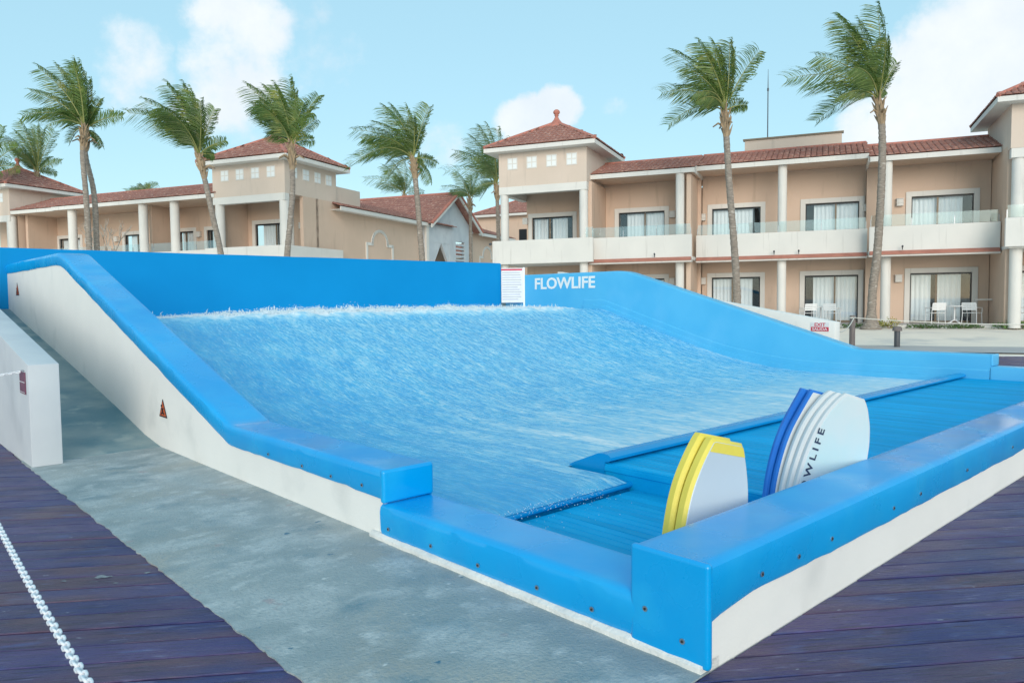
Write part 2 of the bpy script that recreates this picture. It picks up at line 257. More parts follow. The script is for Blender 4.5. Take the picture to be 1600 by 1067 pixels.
# ------------------------------------------------------------------ builders
OFF = {}
def tag(o, label=None, cat=None, group=None, kind=None):
    if label: o['label'] = label
    if cat: o['category'] = cat
    if group: o['group'] = group
    if kind: o['kind'] = kind
    return o
class MB:
    def __init__(s): s.v = []; s.f = []; s.m = []; s.cur = 0
    def face(s, idx): s.f.append(tuple(idx)); s.m.append(s.cur)
    def quad(s, a, b, c, d):
        n = len(s.v); s.v += [tuple(a), tuple(b), tuple(c), tuple(d)]; s.face((n, n+1, n+2, n+3)); return s
    def box(s, x0, x1, y0, y1, z0, z1):
        n = len(s.v)
        s.v += [(x0, y0, z0), (x1, y0, z0), (x1, y1, z0), (x0, y1, z0), (x0, y0, z1), (x1, y0, z1), (x1, y1, z1), (x0, y1, z1)]
        for q in ((0, 3, 2, 1), (4, 5, 6, 7), (0, 1, 5, 4), (1, 2, 6, 5), (2, 3, 7, 6), (3, 0, 4, 7)): s.face([n+i for i in q])
        return s
    def loft(s, rings, caps=True, closed=True):
        n = len(s.v); k = len(rings[0])
        for r in rings: s.v += [tuple(p) for p in r]
        for i in range(len(rings)-1):
            for j in range(k if closed else k-1):
                a = n+i*k+j; b = n+i*k+(j+1) % k; s.face((a, b, b+k, a+k))
        if caps: s.face([n+j for j in range(k)][::-1]); s.face([n+(len(rings)-1)*k+j for j in range(k)])
        return s
    def prism(s, poly, axis, a, b):
        def P(p, w): return {'x': (w, p[0], p[1]), 'y': (p[0], w, p[1]), 'z': (p[0], p[1], w)}[axis]
        return s.loft([[P(p, a) for p in poly], [P(p, b) for p in poly]])
    def tube(s, pts, r, seg=8, caps=True):
        pts = [Vector(p) for p in pts]; rings = []
        for i, p in enumerate(pts):
            t = (pts[min(i+1, len(pts)-1)]-pts[max(i-1, 0)]).normalized()
            a = t.orthogonal() if abs(t.z) > .95 else t.cross(Vector((0, 0, 1)))
            if abs(t.z) > .95: a = Vector((1, 0, 0))-t*t.x
            a.normalize(); b = t.cross(a); q = r[i] if isinstance(r, (list, tuple)) else r
            rings.append([p+(a*math.cos(2*math.pi*j/seg)+b*math.sin(2*math.pi*j/seg))*q for j in range(seg)])
        return s.loft(rings, caps)
    def cyl(s, x, y, z0, z1, r, seg=16): return s.tube([(x, y, z0), (x, y, z1)], r, seg)
    def ico(s, c, r):
        g = (1+5**.5)/2; n = len(s.v); k = r/math.sqrt(1+g*g)
        rx, ry = random.random()*6, random.random()*6
        M = Matrix.Rotation(rx, 3, 'X') @ Matrix.Rotation(ry, 3, 'Z')
        for q in ((-1, g, 0), (1, g, 0), (-1, -g, 0), (1, -g, 0), (0, -1, g), (0, 1, g), (0, -1, -g), (0, 1, -g), (g, 0, -1), (g, 0, 1), (-g, 0, -1), (-g, 0, 1)):
            w = M @ Vector(q); s.v.append((c[0]+w.x*k, c[1]+w.y*k, c[2]+w.z*k))
        for q in ((0, 11, 5), (0, 5, 1), (0, 1, 7), (0, 7, 10), (0, 10, 11), (1, 5, 9), (5, 11, 4), (11, 10, 2), (10, 7, 6), (7, 1, 8), (3, 9, 4), (3, 4, 2), (3, 2, 6), (3, 6, 8), (3, 8, 9), (4, 9, 5), (2, 4, 11), (6, 2, 10), (8, 6, 7), (9, 8, 1)): s.face([n+i for i in q])
        return s
    def mesh(s, name, mats, off=(0, 0, 0), smooth=False, bevel=0., seg=2):
        me = bpy.data.meshes.new(name)
        me.from_pydata([(a-off[0], b-off[1], c-off[2]) for a, b, c in s.v], [], s.f)
        if not isinstance(mats, (list, tuple)): mats = [mats]
        for m in mats: me.materials.append(MATS[m])
        me.polygons.foreach_set('material_index', s.m)
        if bevel:
            bm = bmesh.new(); bm.from_mesh(me); bmesh.ops.remove_doubles(bm, verts=bm.verts, dist=1e-5)
            ed = [e for e in bm.edges if len(e.link_faces) == 2 and e.calc_face_angle(0) > .5]
            bmesh.ops.bevel(bm, geom=ed, offset=bevel, segments=seg, profile=.6, affect='EDGES', clamp_overlap=True)
            bm.to_mesh(me); bm.free()
        if smooth:
            me.polygons.foreach_set('use_smooth', [True]*len(me.polygons))
            if smooth != 'all' and hasattr(me, 'set_sharp_from_angle'): me.set_sharp_from_angle(angle=rad(38))
        me.update()
        return me
    def build(s, name, mats, parent=None, smooth=False, bevel=0., seg=2):
        off = OFF.get(parent, (0, 0, 0)) if parent else (0, 0, 0)
        o = bpy.data.objects.new(name, s.mesh(name, mats, off, smooth, bevel, seg)); COL.objects.link(o)
        if parent: o.parent = parent
        OFF[o] = off
        return o
def empty(name, loc, rz=0., off=(0, 0, 0)):
    o = bpy.data.objects.new(name, None); COL.objects.link(o); o.location = loc; o.rotation_euler = (0, 0, rz); o.empty_display_size = .3
    OFF[o] = off
    return o
def inst(name, me, parent, M=None, loc=None):
    o = bpy.data.objects.new(name, me); COL.objects.link(o); o.parent = parent
    if M is not None: o.matrix_local = M
    if loc is not None: o.location = loc
    OFF[o] = OFF.get(parent, (0, 0, 0))
    return o
def text_mesh(body, size, extrude=.006, offset=0., spacing=1.):
    cu = bpy.data.curves.new('t', 'FONT'); cu.body = body; cu.size = size; cu.extrude = extrude; cu.offset = offset; cu.space_character = spacing; cu.resolution_u = 3
    o = bpy.data.objects.new('t', cu); COL.objects.link(o); bpy.context.view_layer.update()
    me = bpy.data.meshes.new_from_object(o.evaluated_get(bpy.context.evaluated_depsgraph_get())); bpy.data.objects.remove(o); bpy.data.curves.remove(cu)
    xs = [v.co.x for v in me.vertices]; ys = [v.co.y for v in me.vertices]
    return me, min(xs), max(xs), min(ys), max(ys)
def put_text(name, body, mname, parent, org, xa, ya, width, height, depth=.006, offset=0., spacing=1., off=None):
    """lettering whose lower left corner lies at org, filling width by height along xa and ya"""
    me, x0, x1, y0, y1 = text_mesh(body, 1., .5, offset, spacing)
    xa = Vector(xa).normalized(); ya = Vector(ya).normalized(); na = xa.cross(ya); org = Vector(org)-Vector(OFF.get(parent, (0, 0, 0)))
    for v in me.vertices:
        c = v.co; v.co = org+xa*((c.x-x0)/(x1-x0)*width)+ya*((c.y-y0)/(y1-y0)*height)+na*((c.z+.5)*depth)
    me.materials.clear(); me.materials.append(MATS[mname]); me.name = name
    return inst(name, me, parent)
def wob(x, k=0.): return noise.noise(Vector((x*1.7, k, 3.1)))

RIDE_A = rad(42.7506); RO = Vector((.8187, 3.1035, 0))
ca, sa = math.cos(RIDE_A), math.sin(RIDE_A)
def ride_xy(u, t): return (RO.x+ca*u-sa*t, RO.y+sa*u+ca*t)
def to_ut(x, y): dx, dy = x-RO.x, y-RO.y; return (dx*ca+dy*sa, -dx*sa+dy*ca)
HOT_A = rad(-22.7524); ch, sh = math.cos(HOT_A), math.sin(HOT_A)
def hot_xy(s, n): return (ch*s-sh*n, sh*s+ch*n)
def to_sn(x, y): return (x*ch+y*sh, -x*sh+y*ch)
W, PW = 13.74, .385
def smooth(a, b, x):
    x = min(1, max(0, (x-a)/(b-a))); return x*x*(3-2*x)

# ------------------------------------------------------------------ ground
def ground_z(x, y):
    u, t = to_ut(x, y); s, n = to_sn(x, y)
    z = -.10+.13*smooth(21.0, 24.5, n)+.33*smooth(26.5, 33.0, n)
    if n > 23 and s > -16: z += .03*noise.noise(Vector((x*.5, y*.5, 0)))
    if -1.6 < u < 16 and -.3 < t < 18.5: z = -.7
    elif n < 22.2: z = -.16
    return z
def build_ground():
    mb = MB(); xs = [-2500, -900, -300, -120]+[-60+i*1.0 for i in range(121)]+[120, 300, 900, 2500]
    ys = [-900, -200, -60]+[-20+i*1.0 for i in range(101)]+[140, 300, 900, 3500]
    for y in ys:
        for x in xs: mb.v.append((x, y, ground_z(x, y)))
    k = len(xs)
    for j in range(len(ys)-1):
        for i in range(k-1): mb.face((j*k+i, j*k+i+1, (j+1)*k+i+1, (j+1)*k+i))
    tag(mb.build('ground', 'sand', smooth='all'), kind='structure')
    g = MB(); p = []
    for s in range(-30, 40):                         # trodden path along the sand
        for n in (23.9, 26.6): x, y = hot_xy(s, n); p.append((x, y, max(ground_z(x, y), .02)+.035))
    g.v = p
    for i in range(len(p)//2-1): g.face((2*i, 2*i+2, 2*i+3, 2*i+1))
    tag(g.build('path', 'path_grey'), kind='structure')
build_ground()

# ------------------------------------------------------------------ wooden deck, each plank its own piece
def build_deck():
    ANG = rad(7.5); c, s = math.cos(ANG), math.sin(ANG)
    base = MB(); pts = [(-26, -6), (30, -6), (30, 25), (-26, 25)]
    n0 = len(base.v); base.v += [(x, y, -.12) for x, y in pts]; base.face((0, 1, 2, 3))
    # keep the dark joist bed out of the ride's pit
    base = MB()
    def strip(poly): n = len(base.v); base.v += [(*ride_xy(*p), -.09) for p in poly]; base.face(range(n, n+len(poly)))
    strip([(-16, -12), (40, -12), (40, .35), (-16, .35)]); strip([(-16, .35), (-1.1, .35), (-1.1, 18), (-16, 18)]); strip([(15.2, .35), (40, .35), (40, 6), (15.2, 6)])
    deck = base.build('deck', 'deck_under'); tag(deck, kind='structure')
    # plank frame: x along the planks, y across
    def uv(px, py): return to_ut(c*px-s*py, s*px+c*py)
    PITCH, GAP = .19, .010
    def cross(py, coef, lim):      # px where u (coef 0) or t (coef 1) equals lim on row py
        a, b = uv(0, py)[coef], uv(1, py)[coef]; return (lim-a)/(b-a)
    root = deck
    for i in range(-2, 92):
        y0 = 1.0+i*PITCH; y1 = y0+PITCH-GAP
        jit = random.uniform(-.012, .012); dz = random.uniform(-.003, .001)
        def piece(xa0, xa1, xb0, xb1):
            if min(xb0-xa0, xb1-xa1) < .12: return
            mb = MB(); ring = [(xa0, y0), (xb0, y0), (xb1, y1), (xa1, y1)]
            lo = [(c*px-s*py, s*px+c*py, -.028+dz) for px, py in ring]; hi = [(c*px-s*py, s*px+c*py, dz) for px, py in ring]
            # a plank stands in its own turned frame so that the grain follows its length
            def loc(p): return (p[0]*c+p[1]*s-xm, -p[0]*s+p[1]*c-ym, p[2])
            xm, ym = (xa0+xb0)/2, (y0+y1)/2
            mb.loft([[loc(p) for p in lo], [loc(p) for p in hi]])
            o = mb.build('plank', 'deck_wood', None, bevel=.004, seg=1); o.parent = root
            o.location = (c*xm-s*ym, s*xm+c*ym, 0); o.rotation_euler = (0, 0, ANG)
        L0, L1 = cross(y0, 0, -1.275+jit), cross(y1, 0, -1.275+jit)
        tL = uv(L0, y0)[1]
        # right side: first point with t below the ride's front, or past its right flank
        def right(py):
            pu = cross(py, 1, -.005)
            if uv(pu, py)[0] < -1.275: return None
            if uv(pu, py)[0] > 15.45: pu = cross(py, 0, 15.45)
            return pu
        R0, R1 = right(y0), right(y1)
        xl = max(-9.5, -14 + y0*.2)
        if R0 is None or R1 is None or L0 > R0:
            e = 6.2+random.uniform(-1, 2); piece(xl, xl, e, e)
        else:
            if y0 < 13: piece(xl, xl, L0, L1)
            if R0 < 26: piece(R0+jit*.4, R1+jit*.4, min(26, R0+9+random.uniform(0, 4)), min(26, R0+9+random.uniform(0, 4)))
build_deck()
def paint_stain():
    rng = random.Random(2)
    for k, (x, y, r_) in enumerate(((-2.43, 4.30, .028), (-2.2, 4.36, .012), (-2.62, 4.24, .010), (-2.3, 4.2, .008), (-3.9, 6.3, .02), (2.6, 3.3, .02), (3.4, 3.9, .025), (2.2, 2.75, .015), (3.9, 4.6, .02))):
        mb = MB(); n = 14; ring = []
        for i in range(n): a = 2*math.pi*i/n; q = r_*(.6+.7*rng.random()); ring.append((x+math.cos(a)*q*1.6, y+math.sin(a)*q, .0025))
        mb.v = [(x, y, .003)]+ring
        for i in range(n): mb.face((0, 1+i, 1+(i+1) % n))
        o = mb.build('paint_stain', 'stain'); o.parent = bpy.data.objects['deck']
mat('stain', (.30, .32, .34), (.14, .15, .18), 40, rough=.8)
paint_stain()

# ------------------------------------------------------------------ concrete walk and ramps
def build_concrete():
    root_loc = (RO.x, RO.y, 0)
    def struct(mb, name, m, **k):
        o = mb.build(name, m, **k); o.location = root_loc; o.rotation_euler = (0, 0, RIDE_A); return tag(o, kind='structure')
    mb = MB(); N = 150
    def zc(u, t): return .006+.003*noise.noise(Vector((u*2, t*2, 5)))
    rows = []
    for i in range(N+1):
        t = -.004+(7.3+.004)*i/N; e0 = -1.292+.014*wob(t*4, 1.)+.012*wob(t*11, 4.)+.006*wob(t*31, 9.); rows.append([(e0, t, -.06), (e0, t, zc(e0, t))]+[(e0+(0.02-e0)*j/8, t+(.02*wob(j*3, 8) if i == 0 else 0), zc(e0+(0.02-e0)*j/8, t)) for j in range(1, 9)])
    k = len(rows[0]); mb.v = [p for r in rows for p in r]
    for i in range(N):
        for j in range(k-1): mb.face((i*k+j, i*k+j+1, (i+1)*k+j+1, (i+1)*k+j))
    mb.face([j for j in range(k)][::-1])
    struct(mb, 'walkway', 'concrete')
    for a, b, nm in ((-1.02, .02, 'ramp'), (W+PW-.02, W+PW+1.0, 'ramp')):
        m2 = MB(); prof = [(7.05, .008), (7.6, .075), (8.5, .25), (11.5, .78), (14.4, 1.26), (15.95, 1.54), (18.4, 1.56), (18.4, -.6), (7.05, -.6)]
        m2.prism(prof, 'x', a, b); struct(m2, nm, 'concrete_teal', bevel=.01)
build_concrete()

# ------------------------------------------------------------------ the wave ride
def zw(t):
    if t < 5.6: return -.1
    if t < 9.28: return -.1+.0414*(t-5.6)**2
    if t < 12.2: return .461+.305*(t-9.28)
    if t < 13.2: return 1.352-.30*((t-12.2)**2)
    return 1.05
def zp(t):
    z = .48+.303*max(0, t-5.05)
    if 4.95 < t < 5.15: z = .48+.303*((t-4.95)**2)/(2*.2)
    if t > 11.2: z = 2.3435+.303*(t-11.2)-.303*((t-11.2)**2)/1.0 if t < 11.7 else 2.4193+.002*(t-11.7)
    return z
def frange(a, b, st):
    n = max(1, int(round((b-a)/st))); return [a+(b-a)*i/n for i in range(n+1)]

def build_ride():
    R = empty('wave_ride', (RO.x, RO.y, 0), RIDE_A)
    tag(R, 'blue padded surf wave ride with white side walls, set into the wooden deck', 'wave ride')
    # ---- left side wall and its pad
    ts = sorted([2.48, 4.9, 4.95, 5.0, 5.05, 5.1, 5.15, 5.2, 11.2, 11.3, 11.4, 11.5, 11.6, 11.7]+[t for t in frange(2.6, 16.35, .12) if not (4.85 < t < 5.25 or 11.1 < t < 11.75)])
    body = MB(); prof = [(t, zp(t)-.06) for t in ts]+[(16.35, -.6), (2.48, -.6)]
    body.prism(prof, 'x', .0, .36); lw = body.build('side_wall', 'white_paint', R); tag(lw, 'white left side wall beside the concrete walk')
    def pad(side):
        rings = []
        for t in ts:
            z = zp(t); d = .185+.012*wob(t*1.2, 2.)+.006*wob(t*4.1, 5.); k = .004*wob(t*2.3, 7.)
            if t < 2.9 and side < 0: d += .012
            if side < 0: rings.append([(u, t, zz) for u, zz in ((-.012+k, z-d), (-.024+k, z-d+.03), (-.028+k, z-.075), (-.028+k*.5, z-.05), (-.022, z-.02), (-.004, z-.004), (.022, z), (.05, z), (.335, z), (.36, z), (.378, z-.006), (.388, z-.025), (.388, -.45), (.2, -.45), (.2, z-d))])
            else: rings.append([(u, t, zz) for u, zz in reversed(((W+PW+.02, z-.2), (W+PW+.024, z-.05), (W+PW+.02, z-.02), (W+PW, z-.004), (W+.35, z), (W+.32, z), (W+.055, z), (W+.03, z), (W+.012, z-.006), (W, z-.03), (W, z-.06), (W, -.45), (W+.2, -.45), (W+.2, z-.2)))])
        return MB().loft(rings)
    pl = pad(-1).build('wall_pad', 'vinyl', R, smooth=True); tag(pl, 'blue vinyl pad wrapped over the left side wall')
    # ---- right side wall
    body = MB(); body.prism(prof, 'x', W+.05, W+PW); body.build('side_wall', 'white_paint', R)
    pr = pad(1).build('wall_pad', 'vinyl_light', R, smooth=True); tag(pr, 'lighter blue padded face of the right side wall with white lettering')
    put_text('lettering', 'FLOWLIFE', 'lettering_white', pr, (W-.001, 14.97, 1.955), (0, -1, 0), (0, 0, 1), 2.48, .355, .012, .022)
    for dz, w_ in ((.11, .06), (.26, .03)):                             # seams of the base pads along the right wall
        st = MB(); rr = []
        for t in frange(2.5, 12.9, .15):
            z = zw(min(t, 12.2))+dz if t > 3.4 else dz-.09
            rr.append([(W-w_, t, z-.012), (W-w_, t, z), (W-w_*.5, t, z+.02), (W+.01, t, z+.024), (W+.01, t, -.3), (W-w_, t, -.3)])
        st.loft(rr); st.build('base_pad', 'vinyl_light', pr, smooth=True)
    # ---- low entry curbs
    def low_curb(u0, u1, name_mat, left):
        rr = []; tt = frange(PW-.02, 2.5, .08)
        for t in tt:
            z = .252; k = .006*wob(t*2.9, 11.); lo = .038+.006*wob(t*3, 2)
            f = -1 if left else 1; o = u0 if left else u1; i = u1 if left else u0
            sec = [(o+f*(.012+k), lo), (o+f*(.024+k), lo+.03), (o+f*(.028+k*1.5), z-.085), (o+f*(.028+k), z-.055), (o+f*.022, z-.022), (o+f*.002, z-.004), (o-f*.03, z), (o-f*.06, z), (i+f*.055, z), (i+f*.03, z), (i+f*.008, z-.006), (i, z-.03), (i, -.4), (o-f*.1, -.4), (o-f*.1, lo)]
            if not left: sec = sec[::-1]
            rr.append([(a, t, b) for a, b in sec])
        o = MB().loft(rr).build('entry_curb', name_mat, R, smooth=True)
        return o
    MB().box(W-.004, W+PW+.026, 2.452, 2.50, .255, .4815).build('step_pad', 'vinyl_light', R, smooth=True, bevel=.024, seg=4)
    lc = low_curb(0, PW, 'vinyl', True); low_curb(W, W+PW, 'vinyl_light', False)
    bs = MB(); rr = []
    for t in frange(.0, 2.62, .06):
        k = .010*wob(t*6, 21.); h = .05+.008*wob(t*5, 31.); h = min(h, .06)
        rr.append([(-.045+k, t, -.05), (-.04+k, t, h-.022), (-.02, t, h-.004), (.1, t, h-.004), (.1, t, -.05)])
    bs.loft(rr); bs.build('base_strip', 'white_rough', R, smooth=True)
    # ---- front curb along the right hand deck
    us = frange(.0, 14.5, .09); rr = []; wb = MB()
    for u in us:
        z = .48; d = .235+.012*wob(u*1.1, 41.)+.006*wob(u*4.3, 42.)+.03*math.exp(-u*9)-.03*smooth(.15, .5, u)*math.exp(-u*1.2); k = .004*wob(u*2.2, 43.)
        rr.append([(u, a, b) for a, b in ((PW+.0, -.4), (PW+.0, z-.03), (PW-.008, z-.008), (PW-.03, z), (PW-.06, z), (.06, z), (.03, z), (.002, z-.004), (-.022, z-.02), (-.028-k*.5, z-.05), (-.028-k, z-.08), (-.024-k, z-d+.03), (-.012-k, z-d), (.15, z-d), (.15, -.4))])
    fc = MB().loft(rr).build('front_curb', 'vinyl', R, smooth=True); tag(fc, 'long blue padded curb in front of the boards')
    wb.box(.012, 14.5, .0, .14, -.5, .30); wb.build('curb_base', 'white_paint', R, bevel=.006)
    cap = MB(); rr = []                                                    # pad wrapped round the near corner, down to the walk
    for i, t in enumerate(frange(-.026, PW+.012, .04)):
        k = .004*wob(t*9, 51.)
        rr.append([(u, t, z) for u, z in ((-.014+k, .02+.012*wob(t*7, 3)), (-.026+k, .06), (-.029, .43), (-.024, .462), (-.006, .478), (.03, .484), (.04, .47), (.04, .02))])
    cap = MB(); cap.box(-.028, .014, -.027, PW+.004, .018, .4815); cap.build('corner_pad', 'vinyl', R, smooth=True, bevel=.024, seg=4)
    MB().box(-.0285, .389, 2.452, 2.50, .255, .4815).build('step_pad', 'vinyl', R, smooth=True, bevel=.024, seg=4)
    # ---- rear wall
    rw = MB(); rr = []
    for u in frange(-3.4, 13.24, .26):
        z = 2.765+.004*(u*.9)+.006*wob(u*.9, 61.); rr.append([(u, 16.02, 0.4), (u, 16.02, z-.04), (u, 16.04, z-.008), (u, 16.08, z), (u, 16.36, z), (u, 16.4, z-.02), (u, 16.4, .4)][::-1])
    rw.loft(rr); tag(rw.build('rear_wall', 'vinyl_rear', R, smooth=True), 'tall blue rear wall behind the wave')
    # ---- riding surface under the water
    rs = MB(); g = [(t, zw(t)-.03) for t in frange(2.66, 16.0, .2)]
    rs.prism(g+[(16.0, -.55), (2.66, -.55)], 'x', PW, W+.02); rs.build('riding_surface', 'vinyl', R, smooth=True)
    lip = MB(); lip.tube([(PW, 2.665, -.155), (2.87, 2.665, -.155)], .032, 12); lip.box(PW, 2.87, 2.66, 3.7, -.3, -.125); lip.build('spill_lip', 'rail_vinyl', R, smooth=True)
    # ---- nozzle rail
    sec = [(3.46, -.13), (3.45, -.085), (3.40, -.055), (3.12, .062), (3.06, .088), (2.99, .096), (2.93, .088), (2.895, .062), (2.895, .035), (2.93, .016), (2.975, .012), (2.975, -.16)]
    nr = MB(); rr = []
    for u in [2.86, 2.875]+frange(2.95, W, .4): rr.append([(u, a, b) for a, b in sec])
    nr.loft(rr[0:]); tag(nr.build('nozzle_rail', 'rail_vinyl', R, smooth=True), 'rounded darker blue rail over the water nozzle')
    # ---- platform and pit, slat by slat
    pf = MB(); pf.box(2.885, W+PW, PW, 2.97, -.4, -.03); pf.build('platform', 'rail_vinyl', R)
    rz = MB(); rz.box(2.862, 2.884, PW, 2.97, -.24, -.004); rz.box(2.85, 2.862, PW, 2.97, -.07, -.02); rz.build('riser', 'slat_blue', R, bevel=.003, seg=1)
    n = 112; pitch = (W-2.885)/n
    sl = MB().box(.004, pitch-.004, PW+.002, 2.968, -.03, 0).mesh('slat', 'slat_blue', bevel=.003, seg=1)
    for i in range(n): inst('slat', sl, R, loc=(2.885+i*pitch, 0, random.uniform(-.001, .001)))
    pit = MB().box(PW-.02, 2.9, PW-.02, 2.66, -.5, -.235); pit.build('pit_floor', 'rail_vinyl', R)
    n = 25; pitch = (2.862-PW)/n
    sl = MB().box(.004, pitch-.004, PW+.002, 2.62, -.23, -.2).mesh('slat', 'slat_blue', bevel=.003, seg=1)
    for i in range(n): inst('slat', sl, R, loc=(PW+i*pitch, 0, random.uniform(-.001, .001)))
    # ---- fixing screws with washers
    sm = MB(); sm.tube([(0, 0, 0), (0, 0, .004)], .013, 12); sm.cur = 1; sm.tube([(0, 0, .004), (0, 0, .007)], .006, 8)
    sm = sm.mesh('screw', ['steel', 'rubber'])
    Ml = Matrix.Rotation(rad(-90), 4, 'Y'); Mf = Matrix.Rotation(rad(90), 4, 'X')
    for t, z in ((.10, .115), (.30, .20), (.62, .10), (1.0, .10), (1.48, .095), (1.93, .10), (2.40, .10), (2.72, .34), (3.15, .33), (3.6, .335), (4.2, .34)):
        inst('screw', sm, R, Matrix.Translation((-.029, t, z)) @ Ml)
    for u, z in ((.42, .33), (.78, .325), (1.15, .33), (2.0, .325), (2.45, .33), (3.4, .33), (4.6, .33), (5.8, .33)):
        inst('screw', sm, R, Matrix.Translation((u, -.027, z)) @ Mf)
    return R
RIDE = build_ride()

def at_ride(o): o.location = (RO.x, RO.y, 0); o.rotation_euler = (0, 0, RIDE_A); return o
def build_water():
    mb = MB(); us = frange(PW+.003, W-.002, .075); ts = frange(2.64, 15.99, .085); k = len(us); idx = {}
    def zz(u, t):
        n1 = noise.noise(Vector((u*2.4, t*.75, 0)))*.016+noise.noise(Vector((u*7, t*2.6, 4)))*.009+noise.noise(Vector((u*15, t*7, 9)))*.004
        a = smooth(.4, 2.5, u)
        amp = (.5+.5*a)*(.35+.65*smooth(3, 7, t))
        z = zw(t)+.012+n1*amp
        if t > 11.6: z += .05*smooth(11.6, 12.3, t)*smooth(1.2, 4, u)*smooth(13.4, 11.5, u)*(1+noise.noise(Vector((u*3, t*3, 2))))
        if t < 2.75: z = -.105-.02*smooth(2.75, 2.64, t)
        return z
    for j, t in enumerate(ts):
        for i, u in enumerate(us):
            if u > 2.84 and t < 3.38: continue
            idx[i, j] = len(mb.v); mb.v.append((u, t, zz(u, t)))
    for j in range(len(ts)-1):
        for i in range(k-1):
            q = [(i, j), (i+1, j), (i+1, j+1), (i, j+1)]
            if all(a in idx for a in q): mb.face([idx[a] for a in q])
    o = at_ride(mb.build('water', 'water_sheet', smooth='all')); tag(o, kind='structure')
    # foam thrown up where the sheet breaks over the crest
    rnd = random.Random(3); fb = MB()
    def hgt(u): return (.03+.135*smooth(1.0, 4.5, u)*(1-.55*smooth(8.5, 12.6, u)))*(1+.35*wob(u*1.3, 81.)+.25*wob(u*4, 82.))
    us2 = frange(.95, 12.7, .035); rr = []
    for u in us2:
        h = hgt(u)*smooth(.9, 1.6, u)*smooth(12.75, 12.0, u); row = []
        for t, q in ((12.02, .02), (12.12, .22), (12.24, .5), (12.38, .78), (12.52, .92), (12.68, .8), (12.85, .45), (13.0, 0.)):
            row.append((u, t+.03*wob(u*9, t*7), zw(min(t, 12.4))-.01+h*q*(.86+.45*noise.noise(Vector((u*11, t*11, 1)))+.25*noise.noise(Vector((u*27, t*25, 6))))))
        rr.append(row)
    fb.loft(rr, caps=False, closed=False)
    for i in range(14000):
        u = 1.1+rnd.random()*11.4; h = hgt(u)*smooth(.9, 1.6, u); t = 12.15+.6*rnd.random(); y = h*(.35+.68*rnd.random()**1.5)
        if t < 12.35: y *= .6
        fb.ico((u, t, zw(min(t, 12.4))+y), rnd.uniform(.005, .015)*(1.15-.5*min(1, y/max(h, .01))))
    for i in range(260):
        u = 1.2+rnd.random()*11.; h = hgt(u); fb.ico((u, 12.2+.6*rnd.random(), 1.36+h*(.9+.3*rnd.random()**2)), rnd.uniform(.004, .009))
    for i in range(60):
        u = 1.4+rnd.random()*10.5; h = hgt(u); t = 12.3+.4*rnd.random(); z = 1.36+h*.7; l = rnd.uniform(.03, .10)
        fb.tube([(u, t, z), (u+rnd.uniform(-.02, .02), t, z+l*.6), (u+rnd.uniform(-.03, .03), t, z+l)], [.013, .008, .002], 5)
    f = at_ride(fb.build('foam', 'foam_white', smooth='all')); tag(f, 'white foam and spray along the crest of the wave', 'foam', kind='stuff')
    dr = MB()
    for i in range(260):                                   # drops falling off the spill lip into the pit
        u = PW+.05+rnd.random()**.8*1.95; k2 = rnd.random()
        t = 2.66-.5*k2**1.6*rnd.random()-.02; z = -.12+.05*(1-k2)*rnd.random()-.1*k2*rnd.random()
        dr.ico((u, t, max(-.197, z)), rnd.uniform(.002, .0048)*(1.5 if rnd.random() < .07 else 1))
    for i in range(120):
        u = PW+.05+rnd.random()*2.0; dr.ico((u, 2.645+rnd.uniform(-.03, .05), -.12+rnd.uniform(-.02, .022)), rnd.uniform(.002, .006))
    d = at_ride(dr.build('spray_drops', 'drops', smooth='all')); tag(d, 'white drops spilling from the water lip into the blue pit', 'water drops', kind='stuff')
build_water()

# ------------------------------------------------------------------ ramp parapets, signs
def build_ramp_walls():
    def wall(u0, u1, label, m, t0):
        loc = (*ride_xy((u0+u1)/2, t0), 0); r = empty('ramp_wall', loc, RIDE_A, ((u0+u1)/2, t0, 0)); tag(r, label, 'wall')
        mb = MB(); prof = [(t0, -.1), (t0, 1.02), (t0+.1, 1.035), (t0+3.3, 1.575), (t0+9.2, 2.55), (t0+9.2, -.1)]
        mb.prism(prof, 'x', u0, u1); mb.build('wall', m, r, bevel=.012, smooth=True)
        f = MB(); rr = []
        for t, w_ in ((t0-.03, .02), (t0+.02, .035), (t0+.3, .03), (t0+6, .03)): rr.append([(u1+w_, t, .006), (u1+w_*.3, t, .03), (u1-.02, t, .04), (u1-.02, t, .0)])
        return r
    l = wall(-1.27, -1.0, 'pale grey sloping parapet beside the ramp, chain hooked to it', 'grey_wall', 6.84)
    r = wall(W+PW+.98, W+PW+1.25, 'white sloping parapet beyond the right side of the ride, exit sign on it', 'white_paint', 6.1)
    k = MB(); k.tube([(-1.27, 7.01, .955), (-1.30, 7.01, .96), (-1.31, 7.01, .945)], .006, 8); k.build('hook', 'steel', l, smooth=True)
build_ramp_walls()

